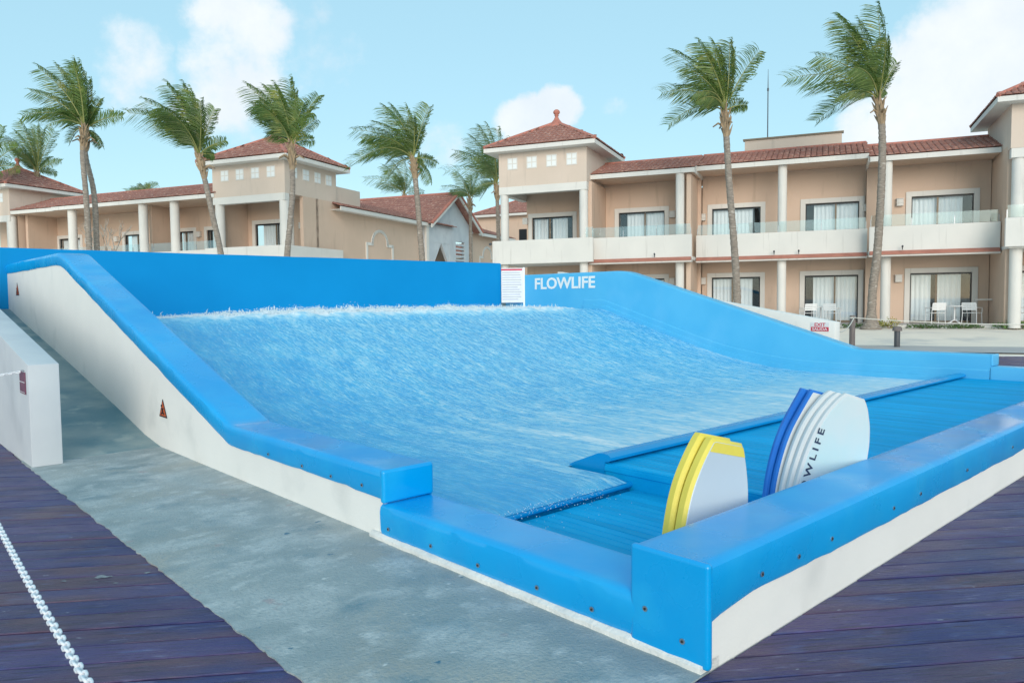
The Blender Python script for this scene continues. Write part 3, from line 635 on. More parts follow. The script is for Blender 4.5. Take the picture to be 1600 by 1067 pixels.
def build_signs():
    # maroon notice on the left parapet
    n = empty('notice_plate', (*ride_xy(-1.275, 7.08), .72), RIDE_A, (-1.275, 7.08, .72)); tag(n, 'small maroon notice plate under the chain hook', 'sign')
    MB().box(-1.281, -1.272, 6.95, 7.22, .72, .94).build('plate', 'sign_maroon', n, bevel=.002, seg=1)
    p = MB().box(-1.284, -1.281, 6.96, 7.21, .835, .842); p.box(-1.284, -1.281, 6.97, 7.19, .735, .739); p.build('printed_line', 'sign_white', n)
    # two warning triangles on the left wall
    def tri(t, z, w, h, face, label):
        r = empty('warning_triangle', (*ride_xy(-.003, t), z), RIDE_A, (-.003, t, z)); tag(r, label, 'sign', 'warning triangles on the left side wall')
        def pl(k, a, b, nm, mm, par):
            c = z+h*.36; pts = [(t-w/2, z), (t+w/2, z), (t, z+h)]; pts = [(t+(x-t)*k, c+(y-c)*k) for x, y in pts]
            return MB().prism(pts, 'x', a, b).build(nm, mm, par)
        b = pl(1., -.006, -.001, 'backing', 'sign_black' if face == 'sign_orange' else 'sign_red', r); f = pl(.80, -.008, -.006, 'face', face, r)
        g = MB(); c = t
        for a, b2, w2 in (((c+.01, z+.10), (c-.015, z+.065), .011), ((c-.015, z+.065), (c+.03, z+.035), .010), ((c-.005, z+.06), (c-.05, z+.035), .009), ((c+.005, z+.095), (c-.04, z+.10), .007)):
            g.tube([(-.009, *a), (-.009, *b2)], w2, 6)
        g.ico((-.009, c+.018, z+.128), .014); g.build('pictogram', 'sign_black', r)
    tri(6.91, .355, .25, .20, 'sign_orange', 'orange warning triangle low on the wall at the foot of the ramp')
    tri(15.02, 1.80, .30, .24, 'sign_orange', 'small faded warning triangle high on the wall at the top of the ramp')
    # safety notice board across the rear corner
    a, b = Vector((13.22, 15.98)), Vector((13.72, 15.46)); d = (b-a); ln = d.length; ang = math.atan2(d.y, d.x)
    r = empty('notice_board', (*ride_xy(a.x, a.y), 1.55), RIDE_A+ang); tag(r, 'white rules board with a red header in the corner behind the wave', 'notice board')
    MB().box(0, ln, -.02, .02, 0, 1.10).build('panel', 'sign_white', r, bevel=.004, seg=1)
    MB().box(.0, ln*.93, -.023, -.0205, 1.02, 1.075).build('header', 'sign_red', r)
    random.seed(5)
    for i in range(12):
        z = .955-i*.077
        MB().box(.03, ln*random.uniform(.72, .9), -.022, -.0205, z-.011, z+.011).build('text_line', 'sign_line', r)
    MB().box(ln-.03, ln+.03, -.025, .03, -.5, 1.12).build('post', 'white_plastic', r, bevel=.005)
    # exit sign on the right parapet
    uu = W+PW+.98-.004
    r = empty('exit_sign', (*ride_xy(uu, 6.47), .8), RIDE_A, (uu, 6.47, .8)); tag(r, 'small red and white EXIT SALIDA sign on the white parapet', 'sign')
    MB().box(uu-.006, uu+.003, 6.24, 6.70, .79, 1.01).build('plate', 'sign_white', r)
    MB().box(uu-.009, uu-.006, 6.25, 6.69, .795, .895).build('red_band', 'sign_red', r)
    put_text('lettering', 'EXIT', 'sign_red', r, (uu-.006, 6.60, .91), (0, -1, 0), (0, 0, 1), .27, .085, .003, .02)
    put_text('lettering', 'SALIDA', 'sign_white', r, (uu-.009, 6.66, .812), (0, -1, 0), (0, 0, 1), .38, .066, .003, .02)
build_signs()

# ------------------------------------------------------------------ boards standing behind the front curb
def board(name, label, group, u, t, phi, lean, roll, length, prof, th, rim, face, deckm, z0=-.2, band=None):
    r = empty(name, (*ride_xy(u, t), z0), 0); r.rotation_euler = (Matrix.Rotation(RIDE_A+rad(phi), 3, 'Z') @ Matrix.Rotation(rad(roll), 3, 'Y') @ Matrix.Rotation(rad(-lean), 3, 'X')).to_euler()
    tag(r, label, 'bodyboard', group)
    def outline(ins=0.):
        pts = []; n = 40
        def lin(q):
            q = min(1, max(0, q))
            for (a, wa), (b, wb) in zip(prof, prof[1:]):
                if a <= q <= b: return wa+(wb-wa)*(q-a)/(b-a)
        def hw(q):
            e = min(.09, max(.012, 1.0-q)); e = min(e, max(.012, q)); return sum(lin(q+e*k/4) for k in range(-4, 5))/9
        L = []
        for i in range(n+1):
            q = i/n; w = hw(q); z = q*length
            L.append((max(.01, w-ins), min(max(z, ins), length-ins)))
        # rounded nose corners
        return [(x, z) for x, z in L]+[(-x, z) for x, z in reversed(L)]
    o = outline(0.); i1 = outline(th*.22)
    rings = [[(x, 0., z) for x, z in i1], [(x, th*.22, z) for x, z in o], [(x, th*.78, z) for x, z in o], [(x, th, z) for x, z in i1]]
    MB().loft(rings).build('core', rim, r, smooth=True)
    i2 = outline(.022); fo = MB().loft([[(x, -.004, z) for x, z in i2], [(x, .001, z) for x, z in outline(.017)]]).build('slick', face, r, smooth=True)
    MB().loft([[(x, th-.001, z) for x, z in i2], [(x, th+.003, z) for x, z in i2]]).build('deck_skin', deckm, r, smooth=True)
    if band:
        top = [(x, z) for x, z in outline(.021) if z > length*band]
        if len(top) > 3: MB().loft([[(x, -.006, z) for x, z in top], [(x, .004, z) for x, z in top]]).build('nose_band', rim, r)
    return r
P_Y = [(0, .17), (.12, .215), (.45, .255), (.68, .25), (.86, .195), (.955, .15), (.985, .135), (1., .115)]
P_W = [(0, .165), (.15, .212), (.45, .246), (.68, .235), (.84, .19), (.93, .145), (.975, .105), (1., .07)]
P_B = [(0, .175), (.15, .22), (.45, .255), (.68, .245), (.85, .195), (.95, .155), (1., .14)]
YG, WG, BG = 'yellow bodyboards behind the curb', 'white bodyboards behind the curb', 'blue edged bodyboards behind the curb'
def placed_boards():
    def along(u, t, phi, d): return u-math.sin(rad(phi))*d, t+math.cos(rad(phi))*d
    phi = -12
    u0, t0 = .765, .52
    board('bodyboard', 'front yellow bodyboard with a pale blue white face', YG, u0, t0, phi, 1.5, 13.5, 1.03, P_Y, .075, 'board_yellow', 'board_grey', 'board_yellow', band=.915)
    u1, t1 = along(u0, t0, phi, .088)
    board('bodyboard', 'rear yellow bodyboard of the pair, mostly hidden, its edge showing', YG, u1-.005, t1, phi, 1.5, 13.5, 1.045, P_Y, .075, 'board_yellow', 'board_yellow', 'board_yellow')
    phi = -33; u0, t0 = 2.18, .60
    b = board('bodyboard', 'front white bodyboard with navy lettering up its left side', WG, u0, t0, phi, 1, 18.5, 1.18, P_W, .05, 'board_white', 'board_mint', 'board_white')
    put_text('lettering', 'FLOWLIFE', 'lettering_navy', b, (-.168, -.0055, .315), (.02, 0, 1), (-1, 0, .02), .58, .048, .002, .02, 1.5)
    for i, (dx, ln, lab) in enumerate(((-.012, 1.175, 'second white bodyboard, its edge just behind the lettered one'), (-.025, 1.18, 'rearmost white bodyboard, between the lettered one and the blue edges'))):
        u1, t1 = along(u0, t0, phi, .056*(i+1)); board('bodyboard', lab, WG, u1+dx, t1, phi-1-i, 1+i*.5, 17.5-i*.7, ln, P_W, .05, 'board_white', 'board_white', 'board_white')
    for i, (dx, lab) in enumerate(((-.035, 'blue edged bodyboard just behind the white ones'), (-.05, 'rearmost blue edged bodyboard at the back of the stack'))):
        u1, t1 = along(u0, t0, phi, .058*3+.07*i); board('bodyboard', lab, BG, u1+dx, t1, phi-2, 3+i*.6, 16-i*.7, 1.16, P_B, .05, 'board_blue', 'board_white' if i == 0 else 'board_blue', 'board_blue')
placed_boards()

# ------------------------------------------------------------------ chains, rope barrier
def link_mesh(L=.046, Wd=.030, r=.0052):
    mb = MB(); pts = []; n = 8; h = (L-Wd)/2; q = Wd/2-r
    for i in range(n+1): a = -math.pi/2+math.pi*i/n; pts.append((h+q*math.cos(a), q*math.sin(a)))
    for i in range(n+1): a = math.pi/2+math.pi*i/n; pts.append((-h+q*math.cos(a), q*math.sin(a)))
    rings = []
    m = len(pts)
    for i in range(m+1):
        p = Vector((*pts[i % m], 0)); t = (Vector((*pts[(i+1) % m], 0))-Vector((*pts[(i-1) % m], 0))).normalized(); nrm = t.cross(Vector((0, 0, 1)))
        rings.append([p+(nrm*math.cos(2*math.pi*j/6)+Vector((0, 0, 1))*math.sin(2*math.pi*j/6))*r for j in range(6)])
    mb.loft(rings, caps=False)
    return mb.mesh('link', 'chain_white', smooth='all')
LINK = link_mesh()
def chain(label, pts, pitch, scale=1.):
    r = empty('plastic_chain', pts[0]); tag(r, label, 'chain', 'white plastic chains by the left deck')
    P = [Vector(p) for p in pts]; seg = [(P[i+1]-P[i]).length for i in range(len(P)-1)]; tot = sum(seg); n = int(tot/pitch)
    def at(d):
        for i, s_ in enumerate(seg):
            if d <= s_ or i == len(seg)-1: return P[i].lerp(P[i+1], d/s_), (P[i+1]-P[i]).normalized()
            d -= s_
    for k in range(n):
        p, t = at((k+.5)*pitch); X = t; Y = Vector((0, 0, 1)).cross(X).normalized(); Z = X.cross(Y)
        a = rad(42) if k % 2 else rad(-42); Y2 = Y*math.cos(a)+Z*math.sin(a); Z2 = X.cross(Y2)
        M = Matrix(((X.x, Y2.x, Z2.x, p.x-P[0].x), (X.y, Y2.y, Z2.y, p.y-P[0].y), (X.z, Y2.z, Z2.z, p.z-P[0].z), (0, 0, 0, 1)))
        inst('link', LINK, r, M @ Matrix.Scale(scale, 4))
def sag(a, b, d, n=24): return [Vector(a).lerp(Vector(b), i/n)-Vector((0, 0, 4*d*(i/n)*(1-i/n))) for i in range(n+1)]
chain('white plastic chain hanging over the deck in the near left corner', sag((-3.35, 4.62, .44), (-1.02, 1.92, .40), .05), .037, 1.15)
hx, hy = ride_xy(-1.305, 7.01)
chain('white plastic chain running from the hook on the parapet to the left', sag((hx, hy, .945), (-7.6, 6.3, .86), .09), .034, 1.0)

def build_rope():
    posts = []
    def post(x, y, z0, z1, r):
        o = empty('rope_post', (x, y, z0)); tag(o, 'weathered wooden rope post behind the right wall of the ride', 'post')
        OFF[o] = (x, y, z0)
        MB().tube([(x, y, z0-.1), (x, y, z0+.5*(z1-z0)), (x, y, z1)], [r*1.02, r, r*.97], 14).build('shaft', 'post_grey', o, bevel=.008, smooth=True)
        MB().tube([(x, y, z1-.09), (x, y, z1-.05)], r*1.12, 14).build('rope_collar', 'rope', o, smooth=True)
    post(10.6, 23.1, .06, 1.05, .085)
    o = empty('path_light', (11.95, 23.0, .05)); OFF[o] = (11.95, 23.0, .05); tag(o, 'dark cylindrical path light standing in the sand', 'path light')
    MB().tube([(11.95, 23.0, .0), (11.95, 23.0, .56)], .085, 18).build('shaft', 'bollard', o, bevel=.006, smooth=True)
    MB().tube([(11.95, 23.0, .56), (11.95, 23.0, .66), (11.95, 23.0, .70)], [.14, .13, .09], 18).build('head', 'post_grey', o, smooth=True)
    ux, uy = ride_xy(W+PW+1.1, 6.13)
    def rope(label, a, b, d):
        mb = MB(); mb.tube(sag(a, b, d, 30), .014, 8); tag(mb.build('barrier_rope', 'rope', smooth='all'), label, 'rope')
    rope('short white rope from the parapet to the wooden post', (ux, uy, .80), (10.6, 23.0, .98), .16)
    rope('long white rope strung from the wooden post to the right', (10.6, 23.0, .98), (18.6, 21.6, .82), .14)
build_rope()

# ------------------------------------------------------------------ hotel buildings
def hotel_root(label, s, n, z):
    r = empty('hotel_building', (*hot_xy(s, n), z), HOT_A, (s, n, z)); tag(r, label, 'building'); return r
def tiles(mb, e0, e1, r0, r1, cw=.23, rl=.34, hgt=.055):
    e0, e1, r0, r1 = map(Vector, (e0, e1, r0, r1)); U = (e1-e0).normalized(); L = (e1-e0).length
    d = (r0+r1)/2-(e0+e1)/2; V = (d-U*d.dot(U)).normalized(); Nn = U.cross(V); H = (r0-e0).dot(V)
    if Nn.z < 0: Nn = -Nn
    l1 = (r0-e0).dot(U); q1 = (r1-e0).dot(U)
    mb.quad(e0-Nn*.01, e1-Nn*.01, r1-Nn*.01, r0-Nn*.01)
    rows = int(math.ceil(H/rl)); cols = int(L/cw)
    for i in range(rows):
        v0 = i*rl; v1 = min(H, v0+rl*1.12); vm = (v0+v1)/2
        lo = l1*vm/H; hi = L+(q1-L)*vm/H
        for j in range(cols+1):
            x = (j+.5)*cw
            if x < lo-.35*cw or x > hi+.35*cw: continue
            n = len(mb.v); jz = random.uniform(-.006, .008)
            for v, lift in ((v0-.02, .035), (v1, .0)):
                for k in range(5):
                    a = math.pi*k/4; mb.v.append(tuple(e0+U*(x-math.cos(a)*cw*.5)+V*v+Nn*(hgt*math.sin(a)+lift+jz)))
            for k in range(4): mb.face((n+k, n+k+1, n+6+k, n+5+k))
            mb.face((n, n+1, n+2, n+3, n+4))
def wall_open(mb, s0, s1, z0, z1, n0, n1, ops):
    """a wall along s pierced by door openings (sa, sb, za, zb)"""
    cur = s0
    for a, b, c, d in sorted(ops):
        mb.box(cur, a, n0, n1, z0, z1)
        if c > z0+.01: mb.box(a, b, n0, n1, z0, c)
        if d < z1-.01: mb.box(a, b, n0, n1, d, z1)
        cur = b
    mb.box(cur, s1, n0, n1, z0, z1); return mb
def door(R, s0, s1, z0, z1, n, dark='r', tw=.21, split=.5, cover=True):
    t = MB(); t.box(s0-tw, s0, n-.045, n+.05, z0-.02, z1+tw); t.box(s1, s1+tw, n-.045, n+.05, z0-.02, z1+tw); t.box(s0, s1, n-.045, n+.05, z1, z1+tw)
    D = t.build('door', 'trim', R, bevel=.006, seg=1)
    f = MB(); k = .05; y0, y1 = n+.06, n+.12
    f.box(s0, s0+k, y0, y1, z0, z1); f.box(s1-k, s1, y0, y1, z0, z1); f.box(s0+k, s1-k, y0, y1, z1-k-.02, z1); f.build('outer_frame', 'dark_frame', D)
    w = s1-s0; dw = w*.14; a, b = (s0+k, s1-k-dw) if dark == 'r' else (s0+k+dw, s1-k); m = (a+b)/2
    g = MB(); g.box(m-.035, m+.035, y0-.01, y1-.01, z0, z1-k-.02); g.box(s0+k, s1-k, y0, y1, z0, z0+.09); g.build('mullion', 'bronze', D)
    for p, q in ((s0+k, m-.035), (m+.035, s1-k)): MB().box(p, q, y0+.025, y0+.035, z0+.09, z1-k-.02).build('pane', 'glass', D)
    if cover:
        open_ = random.choice((0, 0, 0, .18, .3))*(m-a)
        for p, q in ((a, m-.01-open_*random.random()), (m+.01+open_*random.random(), b)):
            c = MB(); N = max(10, int((q-p)/.028)); ring = []
            ph = random.random()*6
            for i in range(N+1):
                x = p+(q-p)*i/N; y = n+.24+.028*math.sin(i*1.05+ph)+.012*math.sin(i*.37+ph*2); ring.append((x, y))
            n0 = len(c.v)
            for x, y in ring: c.v += [(x, y, z0+.05), (x, y, z1)]
            for i in range(N): c.face((n0+2*i, n0+2*i+2, n0+2*i+3, n0+2*i+1))
            c.build('curtain', 'curtain', D, smooth='all')
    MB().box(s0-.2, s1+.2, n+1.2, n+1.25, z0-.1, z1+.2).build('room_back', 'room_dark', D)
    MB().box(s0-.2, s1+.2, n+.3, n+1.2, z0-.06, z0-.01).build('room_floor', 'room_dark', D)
    return D
def sconce(R, s, z, n):
    m = MB(); m.box(s-.13, s+.13, n-.16, n, z-.17, z+.12); m.box(s-.15, s+.15, n-.18, n, z+.12, z+.15); m.box(s-.145, s+.145, n-.175, n, z-.05, z-.02)
    m.build('wall_lamp', 'trim', R, bevel=.008, seg=1)
def column(R, s, n, z0, z1, r=.19):
    m = MB(); m.tube([(s, n, z0), (s, n, z1)], r, 20); m.build('column', 'trim', R, smooth=True)
def parapet(R, s0, s1, n, z0=3.42, z1=4.48, cornice=True, glass=True, back=None, mt='trim'):
    MB().box(s0, s1, n, n+.16, z0, z1).build('parapet', mt, R, bevel=.01, seg=1)
    if cornice:
        m = MB(); m.prism([(n-.16, z0-.09), (n-.16, z0-.045), (n+.0, z0+.07), (n+.0, z0-.09)], 'x', s0+.02, s1-.02); m.build('cornice', 'cornice_red', R)
        MB().box(s0, s1, n-.10, n+.3, z0-.16, z0-.092).build('cornice_soffit', 'trim', R)
    if glass:
        k = max(1, int(round((s1-s0)/1.7))); w = (s1-s0-.1)/k
        for i in range(k): MB().box(s0+.05+i*w+.015, s0+.05+(i+1)*w-.015, n+.07, n+.082, z1+.02, z1+.47).build('balustrade_pane', 'glass_rail', R)
        p = MB()
        for i in range(k+1): p.box(s0+.05+i*w-.012, s0+.05+i*w+.012, n+.06, n+.09, z1, z1+.30)
        p.build('balustrade_clips', 'steel', R)
def hip_roof(R, s0, s1, n0, n1, ze, za, finial=True, ov=.55, sides='FRLB', far=False):
    a, b, c, d = s0-ov, s1+ov, n0-ov, n1+ov; ax, an = (a+b)/2, (c+d)/2
    A = (ax, an, za); mb = MB(); zt = ze+.21
    C4 = [(a, c, zt), (b, c, zt), (b, d, zt), (a, d, zt)]
    tiles(mb, C4[0], C4[1], A, A); tiles(mb, C4[1], C4[2], A, A)
    tiles(mb, C4[3], C4[0], A, A); tiles(mb, C4[2], C4[3], A, A)
    rf = mb.build('roof', 'roof_tile', R)
    h = MB()
    for p in C4: h.tube([Vector(p)+Vector((0, 0, .03)), Vector(A)+Vector((0, 0, .06))], .085, 8)
    h.build('hip_tiles', 'ridge_tile', rf, smooth=True)
    f = MB(); f.box(a, b, c, c+.06, ze, zt-.02); f.box(a, b, d-.06, d, ze, zt-.02); f.box(a, a+.06, c+.06, d-.06, ze, zt-.02); f.box(b-.06, b, c+.06, d-.06, ze, zt-.02)
    f.box(a+.06, b-.06, c+.06, d-.06, ze, ze+.03); f.build('fascia', 'trim', R)
    if finial:
        prof = [(.62, -.30), (.42, -.10), (.26, .05), (.15, .18), (.09, .30), (.075, .36), (.12, .385), (.075, .41), (.11, .44), (.16, .51), (.17, .56), (.14, .63), (.07, .68), (.01, .69)]
        m = MB(); m.loft([[(ax+r_*math.cos(2*math.pi*k/16), an+r_*math.sin(2*math.pi*k/16), za+z_) for k in range(16)] for r_, z_ in prof]); m.build('finial', 'ridge_tile', rf, smooth='all')
    return rf
def tower_top(R, s0, s1, n0, n1, wz, wins='FR', zb=7.05, zt=8.66, za=10.35):
    MB().box(s0, s1, n0, n1, zb, zt+.05).build('tower_wall', 'stucco_pale', R)
    def win(a, face):
        m = MB(); k = .26
        if face == 'F': m.box(a-k, a+k, n0-.02, n0+.02, 7.86, 8.42)
        else: m.box(s1-.02, s1+.02, a-k, a+k, 7.86, 8.42)
        w = m.build('window', 'trim', R)
        q = MB(); e = .045
        for i in range(2):
            z_a, z_b = 7.86+e+i*.26, 7.86+e+i*.26+.21
            for j in range(2):
                o = a-k+e+j*.245; 
                if face == 'F': q.box(o, o+.19, n0-.024, n0-.018, z_a, z_b)
                else: q.box(s1+.018, s1+.024, o, o+.19, z_a, z_b)
        q.build('window_pane', 'blind', w)
    mid = (s0+s1)/2
    if 'F' in wins:
        for k in (-1.5, -.5, .5, 1.5): win(mid+k*.99, 'F')
    if 'R' in wins:
        mn = (n0+n1)/2
        for k in (-1.5, -.5, .5, 1.5): win(mn+k*.95, 'R')
    hip_roof(R, s0, s1, n0, n1, zt, za)

def skirt_roof(R, s0, s1, ne, depth=2.6, ze=7.10, rise=.95):
    zt = ze+.21; mb = MB(); tiles(mb, (s0, ne, zt), (s1, ne, zt), (s0, ne+depth, zt+rise), (s1, ne+depth, zt+rise)); rf = mb.build('roof', 'roof_tile', R)
    h = MB(); h.tube([(s0, ne+depth, zt+rise+.03), (s1, ne+depth, zt+rise+.03)], .08, 8); h.build('ridge_tiles', 'ridge_tile', rf, smooth=True)
    f = MB(); f.box(s0, s1, ne, ne+.06, ze, zt-.01); f.build('fascia', 'trim', R)
    MB().box(s0, s1, ne+.06, ne+4.6, ze+.02, ze+.06).build('soffit', 'stucco', R)
    return rf

def right_hotel():
    R = hotel_root('two storey peach hotel wing with white balconies and tiled towers, behind the right wall', -4., 36., .5)
    # bays: s range, wall plane, parapet plane, eave plane
    bays = [(-10.1, -5.38, 36.0, 33.5, 33.75, 7.23), (-5.38, 1.68, 36.5, 34.5, 34.45, 7.37), (1.68, 6.30, 36.0, 33.9, 34.2, 7.17)]
    D = {0: [((-9.33, -7.08), 'l')], 1: [((-4.93, -2.73), 'r'), ((-.80, 1.42), 'l')], 2: [((3.41, 5.70), 'r')]}
    for i, (a, b, wn, pn, en, ze) in enumerate(bays):
        up = [(p, q, 3.55, 5.86) for (p, q), _ in D[i]]; gf = [(p, q, .5, 2.62) for (p, q), _ in D[i]]
        wall_open(MB(), a, b, 3.5, ze+.1, wn, wn+.25, up).build('upper_wall', 'stucco', R)
        wall_open(MB(), a, b, .4, 3.4, wn, wn+.25, gf).build('lower_wall', 'stucco', R)
        MB().box(a, b, pn+.18, wn+1.3, 3.36, 3.5).build('floor_slab', 'trim', R)
        parapet(R, a+.02, b-.02, pn); skirt_roof(R, a-.02 if i else a, b, en, ze=ze, rise=.88)
        for (p, q), dk in D[i]:
            door(R, p, q, 3.55, 5.86, wn, dk); door(R, p, q, .5, 2.62, wn, dk)
    for s, z, n in ((-6.7, 5.67, 36.), (-5.35+.0, 5.5, 36.5), (1.60+.12, 5.55, 36.5), (2.97, 5.66, 36.), (-5.33, 2.48, 36.5), (2.97, 2.42, 36.), (-6.7, 2.48, 36.)): sconce(R, s, z, n)
    for s, n, zc in ((-6.0, 34.0, 7.25), (-1.71, 34.85, 7.39), (2.37, 34.5, 7.19)):
        column(R, s, n, 3.5, zc); column(R, s, n, .45, 3.36)
    for s, n0, n1 in ((-5.62, 34.05, 36.55), (6.42, 33.2, 36.1)):            # fin walls between the units
        MB().box(s-.1, s+.1, n0, n1, 3.5, 7.22).build('fin_wall', 'stucco', R); MB().box(s-.1, s+.1, n0, n1, .45, 3.36).build('fin_wall', 'stucco', R)
    # left tower
    a, b, n0, n1 = -14.5, -10.1, 33.15, 37.5
    tower_top(R, a, b, n0, n1, 0, 'F')
    MB().box(a, b, n0-.02, n0+.3, 6.70, 7.06).build('beam', 'trim', R, bevel=.01); MB().box(a, a+.3, n0+.3, 36.1, 6.70, 7.06).build('beam', 'trim', R)
    for s in (a+.2, b-.21): column(R, s, n0+.2, 3.5, 6.9, .2); column(R, s, n0+.2, .4, 3.4, .2)
    wall_open(MB(), a+.55, b, 3.5, 7.05, 36.0, 36.25, [(-13.9, -11.7, 3.55, 5.86)]).build('upper_wall', 'stucco', R)
    wall_open(MB(), a+.55, b, .4, 3.4, 36.0, 36.25, [(-13.9, -11.7, .5, 2.62)]).build('lower_wall', 'stucco', R)
    door(R, -13.9, -11.7, 3.55, 5.86, 36.0, 'r'); door(R, -13.9, -11.7, .5, 2.62, 36.0, 'r'); sconce(R, -14.45+.2, 5.72, 36.0)
    MB().box(b-.1, b+.12, n0+.4, 36.2, 3.5, 7.1).build('fin_wall', 'stucco', R); MB().box(b-.1, b+.12, n0+.4, 36.2, .4, 3.4).build('fin_wall', 'stucco', R)
    MB().box(a+.3, a+.55, 36.0, 37.5, .4, 7.05).build('end_wall', 'stucco', R)
    MB().box(a-.1, b+.1, 33.0, 37.4, 3.37, 3.5).build('floor_slab', 'trim', R)
    parapet(R, a-.28, b+.35, 32.9, cornice=False, glass=False, z0=3.36); MB().box(a-.28, a-.12, 33.06, 36.6, 3.36, 4.5).build('parapet', 'trim', R)
    MB().box(b+.0, b+.34, 32.98, 32.992, 4.5, 4.95).build('balustrade_pane', 'glass_rail', R)
    MB().box(a-.75, a-.45, 34.2, 34.6, 3.30, 4.5).build('parapet', 'trim', R)
    MB().tube([(a-.36, 32.92, 4.36), (a-.36, 32.80, 4.33)], .06, 10).build('camera_lamp', 'bollard', R)
    # right tower
    a, b, n0, n1 = 6.32, 10.8, 32.75, 37.1
    tower_top(R, a, b, n0, n1, 0, 'F')
    MB().box(a+.02, b, n0-.02, n0+.3, 6.70, 7.04).build('beam', 'trim', R)
    for s in (a+.3, b-.21): column(R, s, n0+.24, 3.5, 7.0, .21); column(R, s, n0+.28, .4, 3.4, .21)
    wall_open(MB(), a, b, 3.5, 7.05, 36.0, 36.25, [(7.4, 9.6, 3.55, 5.86)]).build('upper_wall', 'stucco', R)
    wall_open(MB(), a, b, .4, 3.4, 36.0, 36.25, [(7.4, 9.6, .5, 2.62)]).build('lower_wall', 'stucco', R)
    door(R, 7.4, 9.6, 3.55, 5.86, 36.0, 'r'); door(R, 7.4, 9.6, .5, 2.62, 36.0, 'r')
    MB().box(a, b, 32.6, 37.4, 3.37, 3.5).build('floor_slab', 'trim', R); parapet(R, a-.16, b, 32.45, cornice=False)
    # parapet of the plant room on the flat roof, mast
    m = MB(); m.box(-3.7, .72, 39.0, 39.2, 7.3, 9.42); m.box(.5, .72, 39.2, 42, 7.3, 9.42); m.build('roof_parapet', 'stucco_pale', R)
    m = MB(); m.box(-3.78, .8, 38.94, 39.26, 9.42, 9.50); m.build('roof_coping', 'bronze', R)
    m = MB(); m.tube([(-2.65, 39.4, 7.5), (-2.65, 39.4, 11.9), (-2.65, 39.4, 12.9)], [.03, .024, .008], 8); m.tube([(-2.65, 39.4, 11.85), (-2.65, 39.4, 11.98)], .045, 8); m.build('roof_mast', 'bollard', R, smooth=True)
    for s, n in ((-2.0, 34.3), (-1.0, 34.3), (2.9, 33.7), (-7.0, 33.3)):
        m = MB(); m.tube([(s, n, 3.5), (s, n+.0, 3.60), (s, n-.06, 3.66)], .035, 8); m.build('spotlight', 'bollard', R)
    for s, n, z0 in ((-5.36, 33.75, 7.23), (1.68, 34.2, 7.17)):
        MB().prism([(n, z0), (n, z0+.2), (n+2.6, z0+1.08), (n+2.6, z0)], 'x', s-.03, s+.03).build('eave_return', 'trim', R)
    # closing walls behind, patio
    MB().box(-14., 10.8, 38.5, 38.7, .4, 7.2).build('rear_partition', 'stucco', R)
    MB().box(-15.5, 16, 33.9, 36.6, .0, .5).build('patio', 'path_grey', R); MB().box(-15.5, 16, 33.72, 33.9, .0, .47).build('patio_edge', 'trim', R)
    for s in (6.05, 6.62): MB().box(s-.32, s+.32, 35.3, 35.5, 1.45, 1.5).build('wall_shelf', 'trim', R)
    return R
RIGHT = right_hotel()

